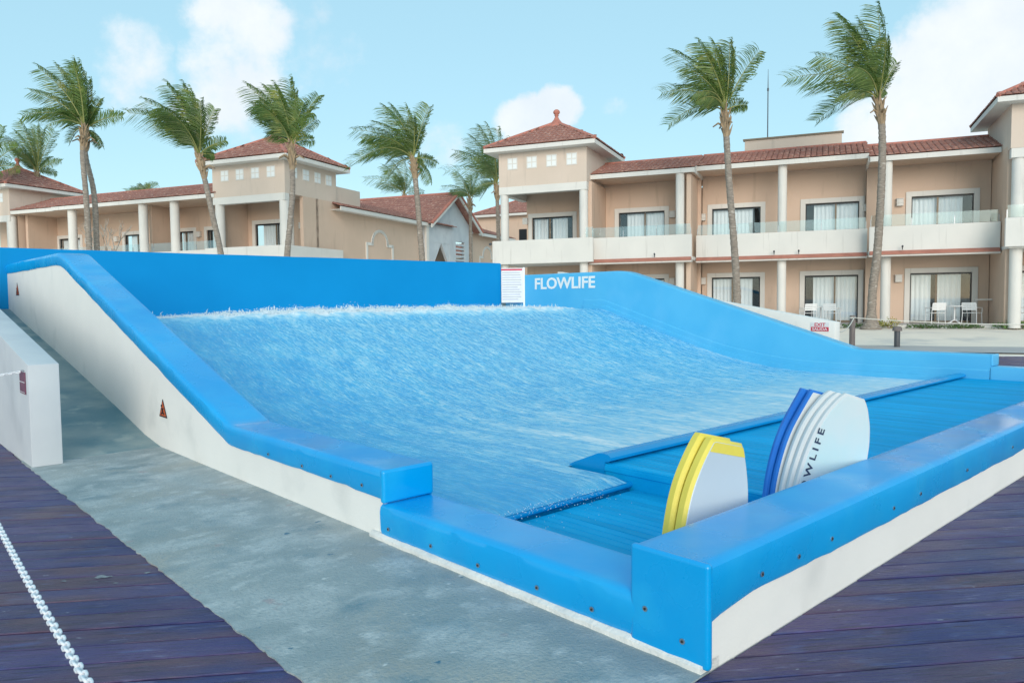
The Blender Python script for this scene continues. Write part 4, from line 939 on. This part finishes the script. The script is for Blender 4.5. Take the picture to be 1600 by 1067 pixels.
def left_hotel():
    R = hotel_root('long peach hotel building with red tiled towers, behind the blue rear wall', -34., 32., .5)
    # wing between the towers
    wn, pn, en = 32.6, 30.2, 30.0
    ops = [(-44.7, -42.8), (-38.95, -37.2), (-34.6, -33.45), (-32.45, -31.2)]
    wall_open(MB(), -45.3, -29.2, 3.5, 7.15, wn, wn+.25, [(a, b, 3.55, 5.80) for a, b in ops]).build('upper_wall', 'stucco', R)
    MB().box(-45.3, -29.2, wn, wn+.25, .3, 3.4).build('lower_wall', 'stucco', R)
    for k, (a, b) in enumerate(ops): door(R, a, b, 3.55, 5.80, wn, 'rlrl'[k], tw=.2)
    MB().box(-45.2, -29.2, pn+.18, wn+1.2, 3.36, 3.5).build('floor_slab', 'trim', R)
    parapet(R, -45.1, -37.2, pn); parapet(R, -37.2, -29.3, pn)
    skirt_roof(R, -45.2, -41.4, 29.9); skirt_roof(R, -41.4, -29.1, 29.75)
    for s in (-40.25, -34.62, -32.3): column(R, s, 30.2, 3.5, 7.12, .24); column(R, s, 30.2, .3, 3.4, .24)
    for s in (-44.95+.0, -34.3-.35): MB().box(s-.1, s+.1, 30.7, 32.6, 3.5, 7.12).build('fin_wall', 'stucco', R)
    for s, z in ((-39.6, 5.6), (-33.0, 5.6), (-42.1, 5.6)): sconce(R, s, z, wn)
    # near tower
    a, b, n0, n1 = -29.2, -24.56, 29.8, 34.0
    tower_top(R, a, b, n0, n1, 0, 'FR')
    MB().box(a, b, n0-.02, n0+.3, 6.70, 7.06).build('beam', 'trim', R, bevel=.01)
    for s in (a+.24, b-.24): column(R, s, n0+.22, 3.5, 6.95, .24); column(R, s, n0+.22, .3, 3.4, .24)
    wall_open(MB(), a, b, 3.5, 7.05, 32.2, 32.4, [(-28.6, -26.2, 3.55, 5.9)]).build('upper_wall', 'stucco', R)
    door(R, -28.6, -26.2, 3.55, 5.9, 32.2, 'l'); sconce(R, -25.45, 5.7, 32.2)
    MB().box(a-.1, a+.1, n0+.4, 32.4, 3.5, 7.05).build('fin_wall', 'stucco', R)
    MB().box(b-.2, b, 31.15, 44.2, .3, 7.05).build('side_wall', 'stucco', R)
    MB().box(a, b-.2, 32.4, 34.0, .3, 3.4).build('lower_wall', 'stucco', R); MB().box(a, b, n0+.1, 32.4, 3.36, 3.5).build('floor_slab', 'trim', R)
    parapet(R, a-.2, b+.3, n0-.45, cornice=False, glass=False, z1=4.46); MB().box(b+.14, b+.3, n0-.29, 34.1, 3.42, 4.46).build('parapet', 'trim', R)
    MB().box(b-2.2, b-.1, 34.0, 36.4, 7.0, 7.95).build('roof_parapet', 'stucco_pale', R)
    # far left tower
    a2, b2, m0, m1 = -49.8, -45.25, 29.9, 34.2
    tower_top(R, a2, b2, m0, m1, 0, 'F')
    MB().box(a2, b2, m0-.02, m0+.3, 6.70, 7.06).build('beam', 'trim', R)
    for s in (a2+.24, b2-.2): column(R, s, m0+.22, .3, 6.95, .26)
    wall_open(MB(), a2, b2, 3.5, 7.05, 32.2, 32.4, [(-48.4, -46.2, 3.55, 5.9)]).build('upper_wall', 'stucco', R); door(R, -48.4, -46.2, 3.55, 5.9, 32.2, 'l')
    MB().box(b2-.2, b2, 30.4, 34.2, .3, 7.05).build('side_wall', 'stucco', R); MB().box(a2, b2-.2, 32.4, 34, .3, 3.4).build('lower_wall', 'stucco', R)
    # deep wing running back from the near tower, with its gabled porch
    mb = MB(); zt = 6.78; tiles(mb, (b+.65, 33.6, zt), (b+.65, 47.0, zt), (b-3.0, 33.6, zt+1.12), (b-3.0, 47.0, zt+1.12)); mb.build('roof', 'roof_tile', R)
    MB().box(b+.58, b+.65, 33.5, 43.1, 6.56, 6.77).build('fascia', 'trim', R); MB().box(b-.1, b+.58, 33.5, 44, 6.6, 6.63).build('soffit', 'trim', R)
    g0, g1, gr, zr, ze, sx = 43.0, 50.9, 46.95, 9.15, 6.72, b+.95
    mb = MB(); tiles(mb, (b-7.5, g0, ze), (sx, g0, ze), (b-7.5, gr, zr), (sx, gr, zr)); tiles(mb, (sx, g1, ze), (b-7.5, g1, ze), (sx, gr, zr), (b-7.5, gr, zr)); gf = mb.build('gable_roof', 'roof_tile', R)
    h = MB(); h.tube([(b-7.5, gr, zr+.03), (sx, gr, zr+.03)], .1, 8)
    for n_ in (g0, g1): h.tube([(sx, n_, ze+.03), (sx, gr, zr+.05)], .1, 8)
    h.build('ridge_tiles', 'ridge_tile', gf, smooth=True)
    f = MB()
    for n_ in (g0, g1):
        f.loft([[(sx-.07, n_, ze-.28), (sx+.02, n_, ze-.28), (sx+.02, n_, ze-.02), (sx-.07, n_, ze-.02)], [(sx-.07, gr, zr-.24), (sx+.02, gr, zr-.24), (sx+.02, gr, zr-.0), (sx-.07, gr, zr-.0)]])
    f.build('barge_board', 'trim', gf)
    MB().prism([(g0+.3, ze-.02), (g1-.3, ze-.02), (gr, zr-.12)], 'x', b+.1, b+.3).build('gable_wall', 'grey_wall', R)
    p = MB(); sN = b+.1; sF = b+.32
    ops = [(44.3, 46.6, 3.9, 5.6), (47.6, 49.0, 4.2, 5.9)]
    cur = 43.2
    for a_, b_, c_, d_ in ops: p.box(sN, sF, cur, a_, .3, ze); p.box(sN, sF, a_, b_, d_, ze); p.box(sN, sF, a_, b_, .3, c_); cur = b_
    p.box(sN, sF, cur, 50.0, .3, ze); p.build('porch_wall', 'grey_wall', R)
    t = MB()
    for pol in ([(44.3, 3.9), (44.3, 5.62), (45.45, 5.62), (44.32, 4.1)], [(46.6, 3.9), (46.6, 5.62), (45.45, 5.62), (46.58, 4.1)]): t.prism(pol, 'x', sN+.02, sF-.02)
    t.build('pointed_arch', 'grey_wall', R)
    l = MB()
    for i in range(6): l.box(sN+.05, sF-.02, 47.6, 49.0, 4.25+i*.27, 4.37+i*.27)
    l.build('louvre', 'grey_wall', R); MB().box(b-1.2, b-1.1, 43.2, 50, .3, ze).build('porch_back', 'stucco', R)
    for n_ in (43.3, 49.9): MB().box(sF, sF+.14, n_-.16, n_+.16, .3, ze).build('pilaster', 'trim', R)
    MB().box(b-.2, b, 50.0, 58.0, .3, 6.9).build('side_wall', 'stucco', R)
    mb = MB(); tiles(mb, (b+.65, 50.9, zt), (b+.65, 58.0, zt), (b-3.0, 50.9, zt+1.12), (b-3.0, 58., zt+1.12)); mb.build('roof', 'roof_tile', R); MB().box(b+.58, b+.65, 50.9, 58.0, 6.56, 6.77).build('fascia', 'trim', R)
    # white moulded arches on the side wall
    for c in (38.2, 53.6):
        pth = [(c-1.4, 3.2), (c-1.4, 5.02), (c-.82, 5.02), (c-.82, 5.12)]+[(c-.82*math.cos(math.pi*k/12), 5.12+.72*math.sin(math.pi*k/12)) for k in range(1, 12)]+[(c+.82, 5.12), (c+.82, 5.02), (c+1.4, 5.02), (c+1.4, 3.2)]
        m = MB()
        for (p1, q1), (p2, q2) in zip(pth, pth[1:]):
            v = Vector((p2-p1, q2-q1)); v.normalize(); w_ = Vector((-v.y, v.x))*.085; e = v*.05
            m.prism([(p1-e.x+w_.x, q1-e.y+w_.y), (p1-e.x-w_.x, q1-e.y-w_.y), (p2+e.x-w_.x, q2+e.y-w_.y), (p2+e.x+w_.x, q2+e.y+w_.y)], 'x', b+.001, b+.06)
        m.build('arch_moulding', 'trim', R)
    return R
left_hotel()

def far_hotel():
    R = hotel_root('distant peach pavilion with a small red tiled roof, seen between the two hotels', -26., 64., .5)
    a, b, n0, n1 = -29.3, -23.2, 62.0, 68.0
    MB().box(a, b, n0, n1, .3, 9.3).build('wall', 'stucco', R); hip_roof(R, a, b, n0, n1, 9.2, 11.0, ov=.6)
    MB().box(-31, -19, 60.2, 62, .3, 5.6).build('annex_wall', 'stucco', R)
    mb = MB(); tiles(mb, (-31.5, 59.6, 5.7), (-18.5, 59.6, 5.7), (-31.5, 62, 6.9), (-18.5, 62, 6.9)); mb.build('annex_roof', 'roof_tile', R); MB().box(-31.5, -18.5, 59.55, 59.62, 5.45, 5.68).build('fascia', 'trim', R)
    MB().box(-25.2, -24.2, n0-.03, n0+.05, 6.6, 8.0).build('window', 'dark_frame', R)
far_hotel()

# ------------------------------------------------------------------ patio furniture
def chair(label, s, n, ry):
    r = empty('patio_chair', (*hot_xy(s, n), .5), HOT_A+ry); tag(r, label, 'chair', 'white slatted patio chairs')
    w, d = .26, .24
    for x in (-w, w):
        for y in (-d, d): MB().tube([(x*1.06, y*1.1, 0), (x, y, .44 if y < 0 else .44)], .014, 8).build('leg', 'white_plastic', r, smooth=True)
        MB().tube([(x, d, .44), (x, d+.08, .84)], .014, 8).build('back_post', 'white_plastic', r, smooth=True)
        MB().tube([(x*1.06, -d, .44), (x*1.1, -d+.02, .65), (x*1.1, d+.03, .66)], .014, 8).build('armrest', 'white_plastic', r, smooth=True)
    for i in range(5): MB().box(-w, w, -d+i*.1, -d+i*.1+.085, .435, .455).build('seat_slat', 'white_plastic', r, bevel=.004, seg=1)
    for i in range(4):
        z = .56+i*.078; y = d+.012+.02*(z-.44)/.1; MB().box(-w, w, y, y+.014, z, z+.064).build('back_slat', 'white_plastic', r, bevel=.003, seg=1)
def table(label, s, n):
    r = empty('patio_table', (*hot_xy(s, n), .5), HOT_A); tag(r, label, 'table', 'small white patio tables')
    MB().tube([(0, 0, .70), (0, 0, .73)], .34, 28).build('table_top', 'white_plastic', r, bevel=.006); MB().tube([(0, 0, .12), (0, 0, .70)], .03, 10).build('pedestal', 'white_plastic', r, smooth=True)
    for k in range(4): a = rad(45+90*k); MB().tube([(0, 0, .16), (.14*math.cos(a), .14*math.sin(a), .10), (.3*math.cos(a), .3*math.sin(a), .015)], .02, 8).build('foot', 'white_plastic', r, smooth=True)
chair('white slatted patio chair left of the table, by the rightmost glass door', 4.25, 34.9, rad(-160)); table('round white patio table by the rightmost glass door', 4.95, 35.0); chair('white slatted patio chair right of the table, by the rightmost glass door', 5.55, 34.9, rad(150))
chair('white slatted patio chair left of the table, half hidden by the exit sign wall', -.62, 35.2, rad(-155)); table('round white patio table half hidden by the exit sign wall', -.1, 35.4); chair('white slatted patio chair right of the table, behind the exit sign wall', .35, 35.1, rad(160))
chair('white slatted patio chair at the right edge, under the right tower', 7.35, 34.6, rad(-150))

# ------------------------------------------------------------------ palms
WIND = Vector((-1, .12, -.05))
def frond_mesh(p0, p1, p2, nl, llen, lw, rng, leaf):
    mb = MB(); N = 18
    def B(q): return p0*(1-q)**2+p1*(2*q*(1-q))+p2*q*q
    def T(q): return ((p1-p0)*(2*(1-q))+(p2-p1)*(2*q)).normalized()
    mb.cur = 1; mb.tube([B(i/N) for i in range(N+1)], [.034*(1-.85*i/N) for i in range(N+1)], 5, caps=False)
    mb.cur = 0; up = Vector((0, 0, 1)); away = Vector((0, 1, 0))
    tw = rng.uniform(-.5, .5)
    for k in range(nl):
        q = .13+.87*(k+rng.random()*.7)/nl; q = min(q, .995); p = B(q); t = T(q)
        # the blade of the frond lies roughly across the wind: one row of leaflets streams downwind, the other is pressed along the stem
        bn = away*(1 if p2.y <= p0.y+.01 else -1)+up*(.35+tw); bn = bn-t*bn.dot(t)
        if bn.length < .15: bn = up-t*up.dot(t)
        bn.normalize(); sd = t.cross(bn)
        ll = llen*(.50+.62*math.sin(math.pi*min(1., .10+q*.86)))*rng.uniform(.82, 1.12)
        for s in (-1, 1):
            side = sd*s; lee = side.dot(WIND)                                   # > 0 on the downwind side
            j = lambda a: Vector((rng.uniform(-a, a), rng.uniform(-a, a), rng.uniform(-a, a)))
            d0 = (t*.62+side*.80+bn*.10+WIND*.15+j(.09)).normalized()
            d1 = (t*.55+side*(.62 if lee > 0 else .40)+WIND*.42-up*.16+j(.13)).normalized()
            d2 = (t*.42+side*(.45 if lee > 0 else .15)+WIND*.62-up*.42+j(.18)).normalized()
            l2 = ll*(1.05 if lee > 0 else .82)
            a = p; b = a+d0*l2*.34; c = b+d1*l2*.36; e = c+d2*l2*.34
            w = (t*.8+bn*.5*s+j(.3)).normalized()*lw
            n = len(mb.v); mb.v += [tuple(x) for x in (a-w*.5, a+w*.5, b-w, b+w, c-w*.7, c+w*.7, e)]
            mb.face((n, n+1, n+3, n+2)); mb.face((n+2, n+3, n+5, n+4)); mb.face((n+4, n+5, n+6))
    return mb.mesh('frond', [leaf, 'rachis'])
def palm(label, pts, tips, r, seed, extra=6, nl=62, leaf='leaf', flare=1.0, group='coconut palms around the hotel'):
    rng = random.Random(seed); pts = [Vector(p) for p in pts][::-1]           # base first
    base = pts[0].copy()
    if base.z > .6:                                                           # carry the trunk on down to the ground
        d = (pts[0]-pts[1]); d = d/abs(d.z); k = base.z-.25; pts.insert(0, Vector((base.x+d.x*k*.6, base.y, .25))); base = pts[0].copy()
    R = empty('palm_tree', base); tag(R, label, 'palm tree', group)
    # smooth trunk line with ring scars
    line = []; m = len(pts)
    for i in range(m-1):
        a = pts[max(i-1, 0)]; b = pts[i]; c = pts[i+1]; d = pts[min(i+2, m-1)]; n = max(3, int((c-b).length/.11))
        for j in range(n):
            q = j/n; line.append(.5*((2*b)+(c-a)*q+(2*a-5*b+4*c-d)*q*q+(3*b-a-3*c+d)*q**3)-base)
    line.append(pts[-1]-base); n = len(line); rr = []
    for i in range(n):
        q = i/(n-1); rad_ = r*(.80-.20*q)+r*.75*flare*max(0, 1-i*.11/.9)**2
        rr.append(rad_*(1.04 if i % 2 else .965)*(1+.04*rng.uniform(-1, 1)))
    MB().tube(line, rr, 12).build('trunk', 'trunk', R, smooth='all')
    crown = pts[-1]-base; dn = (line[-1]-line[max(0, n-8)]).normalized()
    cb = MB(); cb.tube([crown-dn*.9, crown-dn*.55, crown-dn*.2, crown+dn*.1, crown+dn*.3], [r*.62, r*.74, r*.8, r*.55, r*.2], 9)
    for k in range(16):
        a = k*2.4+rng.uniform(-.3, .3); h = -.8+.055*k; o = Vector((math.cos(a), math.sin(a), 0)); q = crown+dn*h
        cb.tube([q+o*r*.45, q+o*r*.85+dn*.14, q+o*r*rng.uniform(1.0, 1.5)+dn*rng.uniform(.26, .46)], [.06, .04, .010], 6)
    cb.build('crown_base', 'palm_fibre', R)
    fr = [(Vector((dx*1.02, rng.uniform(-.6, .6), dz*1.02)), 1.) for dx, dz in tips]
    L = sum(v.length for v, _ in fr)/len(fr)
    for k in range(extra):
        dy = (1 if k % 2 else -1)*rng.uniform(.55, .95)*L; tx, tz = tips[rng.randrange(len(tips))]
        fr.append((Vector((tx*.55-.35, dy, max(-.4, tz*.55)+rng.uniform(-.2, .3))), .9))
    for v, sc_ in fr:
        l = v.length; st = (v.normalized()*.75+Vector((.12, 0, .55)))
        if v.x > .5: st = v.normalized()*.8+Vector((0, 0, .45))
        p0 = crown+dn*.1; p1 = crown+st.normalized()*l*.55; p2 = crown+v
        me = frond_mesh(p0, p1, p2, nl, .22*l+.20, .012+.003*l, rng, leaf); inst('frond', me, R)
    # a few dry stubs below the crown
    for k in range(3):
        a = rng.uniform(0, 6.28); MB().tube([crown-dn*.5, crown-dn*.45+Vector((.3*math.cos(a), .3*math.sin(a), .12)), crown-dn*.5+Vector((.5*math.cos(a), .5*math.sin(a), .05))], [.05, .04, .025], 6).build('dry_stalk', 'palm_fibre', R, smooth='all')
    return R
PALMS = {
'twinA': ([(-18.67,33.00,9.28), (-18.77,33.00,8.11), (-18.70,33.00,6.58), (-18.64,33.00,3.78)], [(-2.38,0.71), (-1.87,1.48), (-1.66,2.52), (-1.14,2.71), (-0.61,2.79), (-0.75,-0.52), (-0.19,2.78), (-0.50,2.02)], 0.17),
'twinB': ([(-18.96,33.60,9.30), (-18.97,33.60,8.23), (-18.67,33.60,6.53), (-18.64,33.60,3.81)], [(-0.02,2.89), (0.29,2.21), (0.44,1.60), (0.47,1.04), (1.60,0.72), (0.46,-0.54), (-1.03,1.33)], 0.17),
'lean': ([(-12.81,31.00,7.64), (-12.58,31.00,6.49), (-12.31,31.00,5.05), (-12.04,31.00,3.54)], [(-3.07,1.93), (-2.14,2.26), (-1.22,2.89), (-0.69,2.94), (-0.23,2.60), (0.33,2.10), (0.69,1.92), (0.90,0.77), (0.48,0.15), (-1.84,1.61), (-0.86,2.50)], 0.17),
'tower': ([(-8.59,29.50,7.71), (-8.57,29.50,6.22), (-8.71,29.50,4.72), (-8.88,29.50,3.22)], [(-1.66,2.34), (-1.11,2.36), (-0.52,2.28), (-0.13,2.69), (0.18,2.10), (0.62,1.60), (0.98,2.07), (0.89,0.29), (-0.87,0.45), (-1.08,1.74), (-0.32,1.98), (1.10,0.98)], 0.17),
'gable': ([(-4.77,37.00,8.52), (-4.61,37.00,6.71), (-4.51,37.00,5.14), (-4.41,37.00,3.56)], [(-2.90,1.55), (-2.38,0.96), (-1.95,1.95), (-1.46,2.65), (-1.02,2.56), (-0.39,2.70), (0.10,1.93), (0.86,2.48), (1.13,-0.14), (-2.23,0.40), (-3.32,-0.28), (0.80,-1.04), (-1.47,-0.86), (0.47,1.61)], 0.2),
'behind': ([(-8.49,60.00,10.10), (-8.43,60.00,7.86), (-8.39,60.00,4.28)], [(-3.15,1.35), (-1.60,2.25), (-0.83,2.44), (0.05,2.63), (0.96,2.22), (1.54,0.29), (-2.14,0.83)], 0.2),
'roofA': ([(-0.85,46.00,8.61), (-0.79,46.00,6.74), (-0.75,46.00,3.60)], [(-1.57,3.00), (-1.06,3.53), (-0.59,3.61), (0.12,3.52), (-2.45,2.04), (-3.09,0.96), (-1.85,2.34), (0.97,2.78), (1.74,1.23), (-1.42,-0.30)], 0.18),
'roofB': ([(-2.83,52.00,8.66), (-2.81,52.00,6.98), (-2.81,52.00,3.88)], [(-1.90,0.90), (-0.91,1.77), (0.06,1.58), (1.52,1.13), (0.81,0.52), (-1.28,0.54), (0.51,1.84)], 0.18),
'farA': ([(-30.26,48.00,10.01), (-30.32,48.00,7.66), (-30.44,48.00,3.98)], [(-1.23,2.60), (-0.60,3.11), (-0.12,2.71), (0.61,2.70), (1.34,2.61), (1.47,0.79), (-0.70,0.90), (-1.17,1.18), (0.29,2.90), (0.91,0.15)], 0.18),
'edge': ([(-30.43,44.00,9.56), (-30.50,44.00,7.18), (-30.55,44.00,3.81)], [(0.64,2.51), (0.82,1.47), (1.78,1.24), (1.43,0.13), (0.96,-0.38), (-0.85,2.45), (-2.05,0.98), (-0.09,2.81)], 0.18),
'tiny': ([(-30.17,62.00,10.59), (-30.25,62.00,8.28), (-30.39,62.00,4.58)], [(-1.68,0.38), (-0.93,0.64), (-0.23,0.89), (0.66,0.68), (1.30,0.77), (0.25,0.94)], 0.18),
'palmR1': ([(8.29,29.00,8.71), (8.45,29.00,6.22), (8.66,29.00,3.76), (8.78,29.00,2.02), (8.84,29.00,0.2)], [(-2.51,0.65), (-2.17,-0.44), (-1.85,2.39), (-1.19,2.47), (-0.63,2.52), (-0.28,2.37), (0.11,2.61), (0.33,2.41), (1.38,2.40), (0.81,0.31), (-1.56,1.66), (-0.82,2.13)], 0.19),
'palmR2': ([(14.34,29.30,9.17), (14.48,29.30,8.19), (14.51,29.30,6.46), (14.39,29.30,3.48), (14.23,29.30,1.97), (14.18,29.30,0.35)], [(-3.42,0.96), (-1.91,-0.03), (-1.66,3.03), (-1.36,3.25), (-0.33,3.41), (0.48,2.38), (0.50,1.36), (0.31,0.49), (-2.58,1.61), (-0.87,2.93), (-1.11,2.45)], 0.21)}
LAB = {'twinA': ('tall palm with the left of two crossing trunks, at the far left', 6, 62), 'twinB': ('tall palm with the right of two crossing trunks, at the far left', 5, 62),
       'lean': ('leaning palm left of the tiled tower, fronds blown to the left', 6, 66), 'tower': ('upright palm standing in front of the left tiled tower', 6, 66),
       'gable': ('bushy palm standing in front of the gabled porch', 7, 62), 'behind': ('lower distant palm behind the gabled wing', 6, 44), 'roofA': ('tall palm half hidden behind the finial tower', 6, 54),
       'roofB': ('short palm rising behind the gable ridge', 5, 46), 'farA': ('palm rising behind the far left tiled roof', 6, 50), 'edge': ('palm cut off by the left edge of the picture', 6, 50),
       'tiny': ('palm showing only its tips above the long left roof', 3, 40), 'palmR1': ('palm in front of the right hotel, beside the roof mast', 6, 70), 'palmR2': ('tallest palm, thick leaning trunk in front of the right hotel', 7, 74)}
for i, (k, (pts, tips, r)) in enumerate(PALMS.items()):
    lab, ex, nl = LAB[k]; palm(lab, pts, tips, r, 11+i, max(2, ex-3), int(nl*.92), 'leaf' if pts[0][1] < 45 else 'leaf_far', flare=1.6 if k == 'palmR2' else .6)

def bare_tree():
    rng = random.Random(4); o = empty('bare_tree', (-19.9, 36.6, .3)); tag(o, 'small leafless pale tree against the left hotel wall', 'tree')
    mb = MB(); br = MB()
    def grow(p, d, l, r, lv, m):
        q = p+d*l*.5+Vector((rng.uniform(-.05, .05), rng.uniform(-.05, .05), 0)); e = p+d*l; m.tube([p, q, e], [r, r*.85, r*.65], 6)
        if lv == 0: return
        for k in range(3 if lv > 1 else 2):
            nd = (d+Vector((rng.uniform(-.45, .45), rng.uniform(-.4, .4), rng.uniform(-.05, .3)))).normalized(); grow(e, nd, (.95 if lv == 3 else l)*rng.uniform(.55, .8), r*.6, lv-1, br)
    for x in (-.18, .02, .2): grow(Vector((x, 0, 0)), Vector((x*.35, 0, 1)).normalized(), 3.9, .055, 3, mb)
    mb.build('trunk', 'bare_bark', o, smooth='all'); br.build('branches', 'bare_bark', o, smooth='all')
bare_tree()

# ------------------------------------------------------------------ low planting along the patio
def plants():
    rng = random.Random(9)
    def bush(label, s, n, w, h, m, cnt, name='ground_plant'):
        x, y = hot_xy(s, n); z = ground_z(x, y); o = empty(name, (x, y, z)); tag(o, label, 'plant', 'low plants along the patio edge')
        mb = MB()
        for i in range(cnt):
            a = rng.uniform(0, 6.28); q = rng.random()**.5; px, py = math.cos(a)*q*w, math.sin(a)*q*.35; pz = rng.random()*h*(1-.5*q)
            d = Vector((rng.uniform(-1, 1), rng.uniform(-1, 1), rng.uniform(.2, 1.2))).normalized(); l = rng.uniform(.06, .15); sd = d.orthogonal().normalized()*l*.28
            p = Vector((px, py, pz)); mb.quad(p, p+d*l*.5+sd, p+d*l, p+d*l*.5-sd)
        mb.build('foliage', m, o)
        st = MB()
        for i in range(6): a = rng.uniform(0, 6.28); st.tube([(0, 0, -.03), (math.cos(a)*w*.4, math.sin(a)*.15, h*.5)], .008, 5)
        st.build('stems', 'trunk_base', o)
    bush('yellow and green leafy plant beside the path light', 2.45, 33.3, .45, .48, 'shrub_yellow', 220, 'croton_plant')
    for s, w, h, lab in ((1.15, .5, .22, 'low green plant at the foot of the tallest palm, on its left'), (.3, .35, .2, 'small green plant behind the rope post'), (3.7, .7, .2, 'low green ground cover under the left patio chair'), (5.0, .8, .18, 'low green ground cover in front of the patio table'),
                         (6.7, .9, .34, 'leafy green plants near the right tower column'), (8.1, .9, .36, 'leafy green plants at the right edge of the sand')):
        bush(lab, s, 33.35, w, h, 'shrub', int(380*w))
plants()
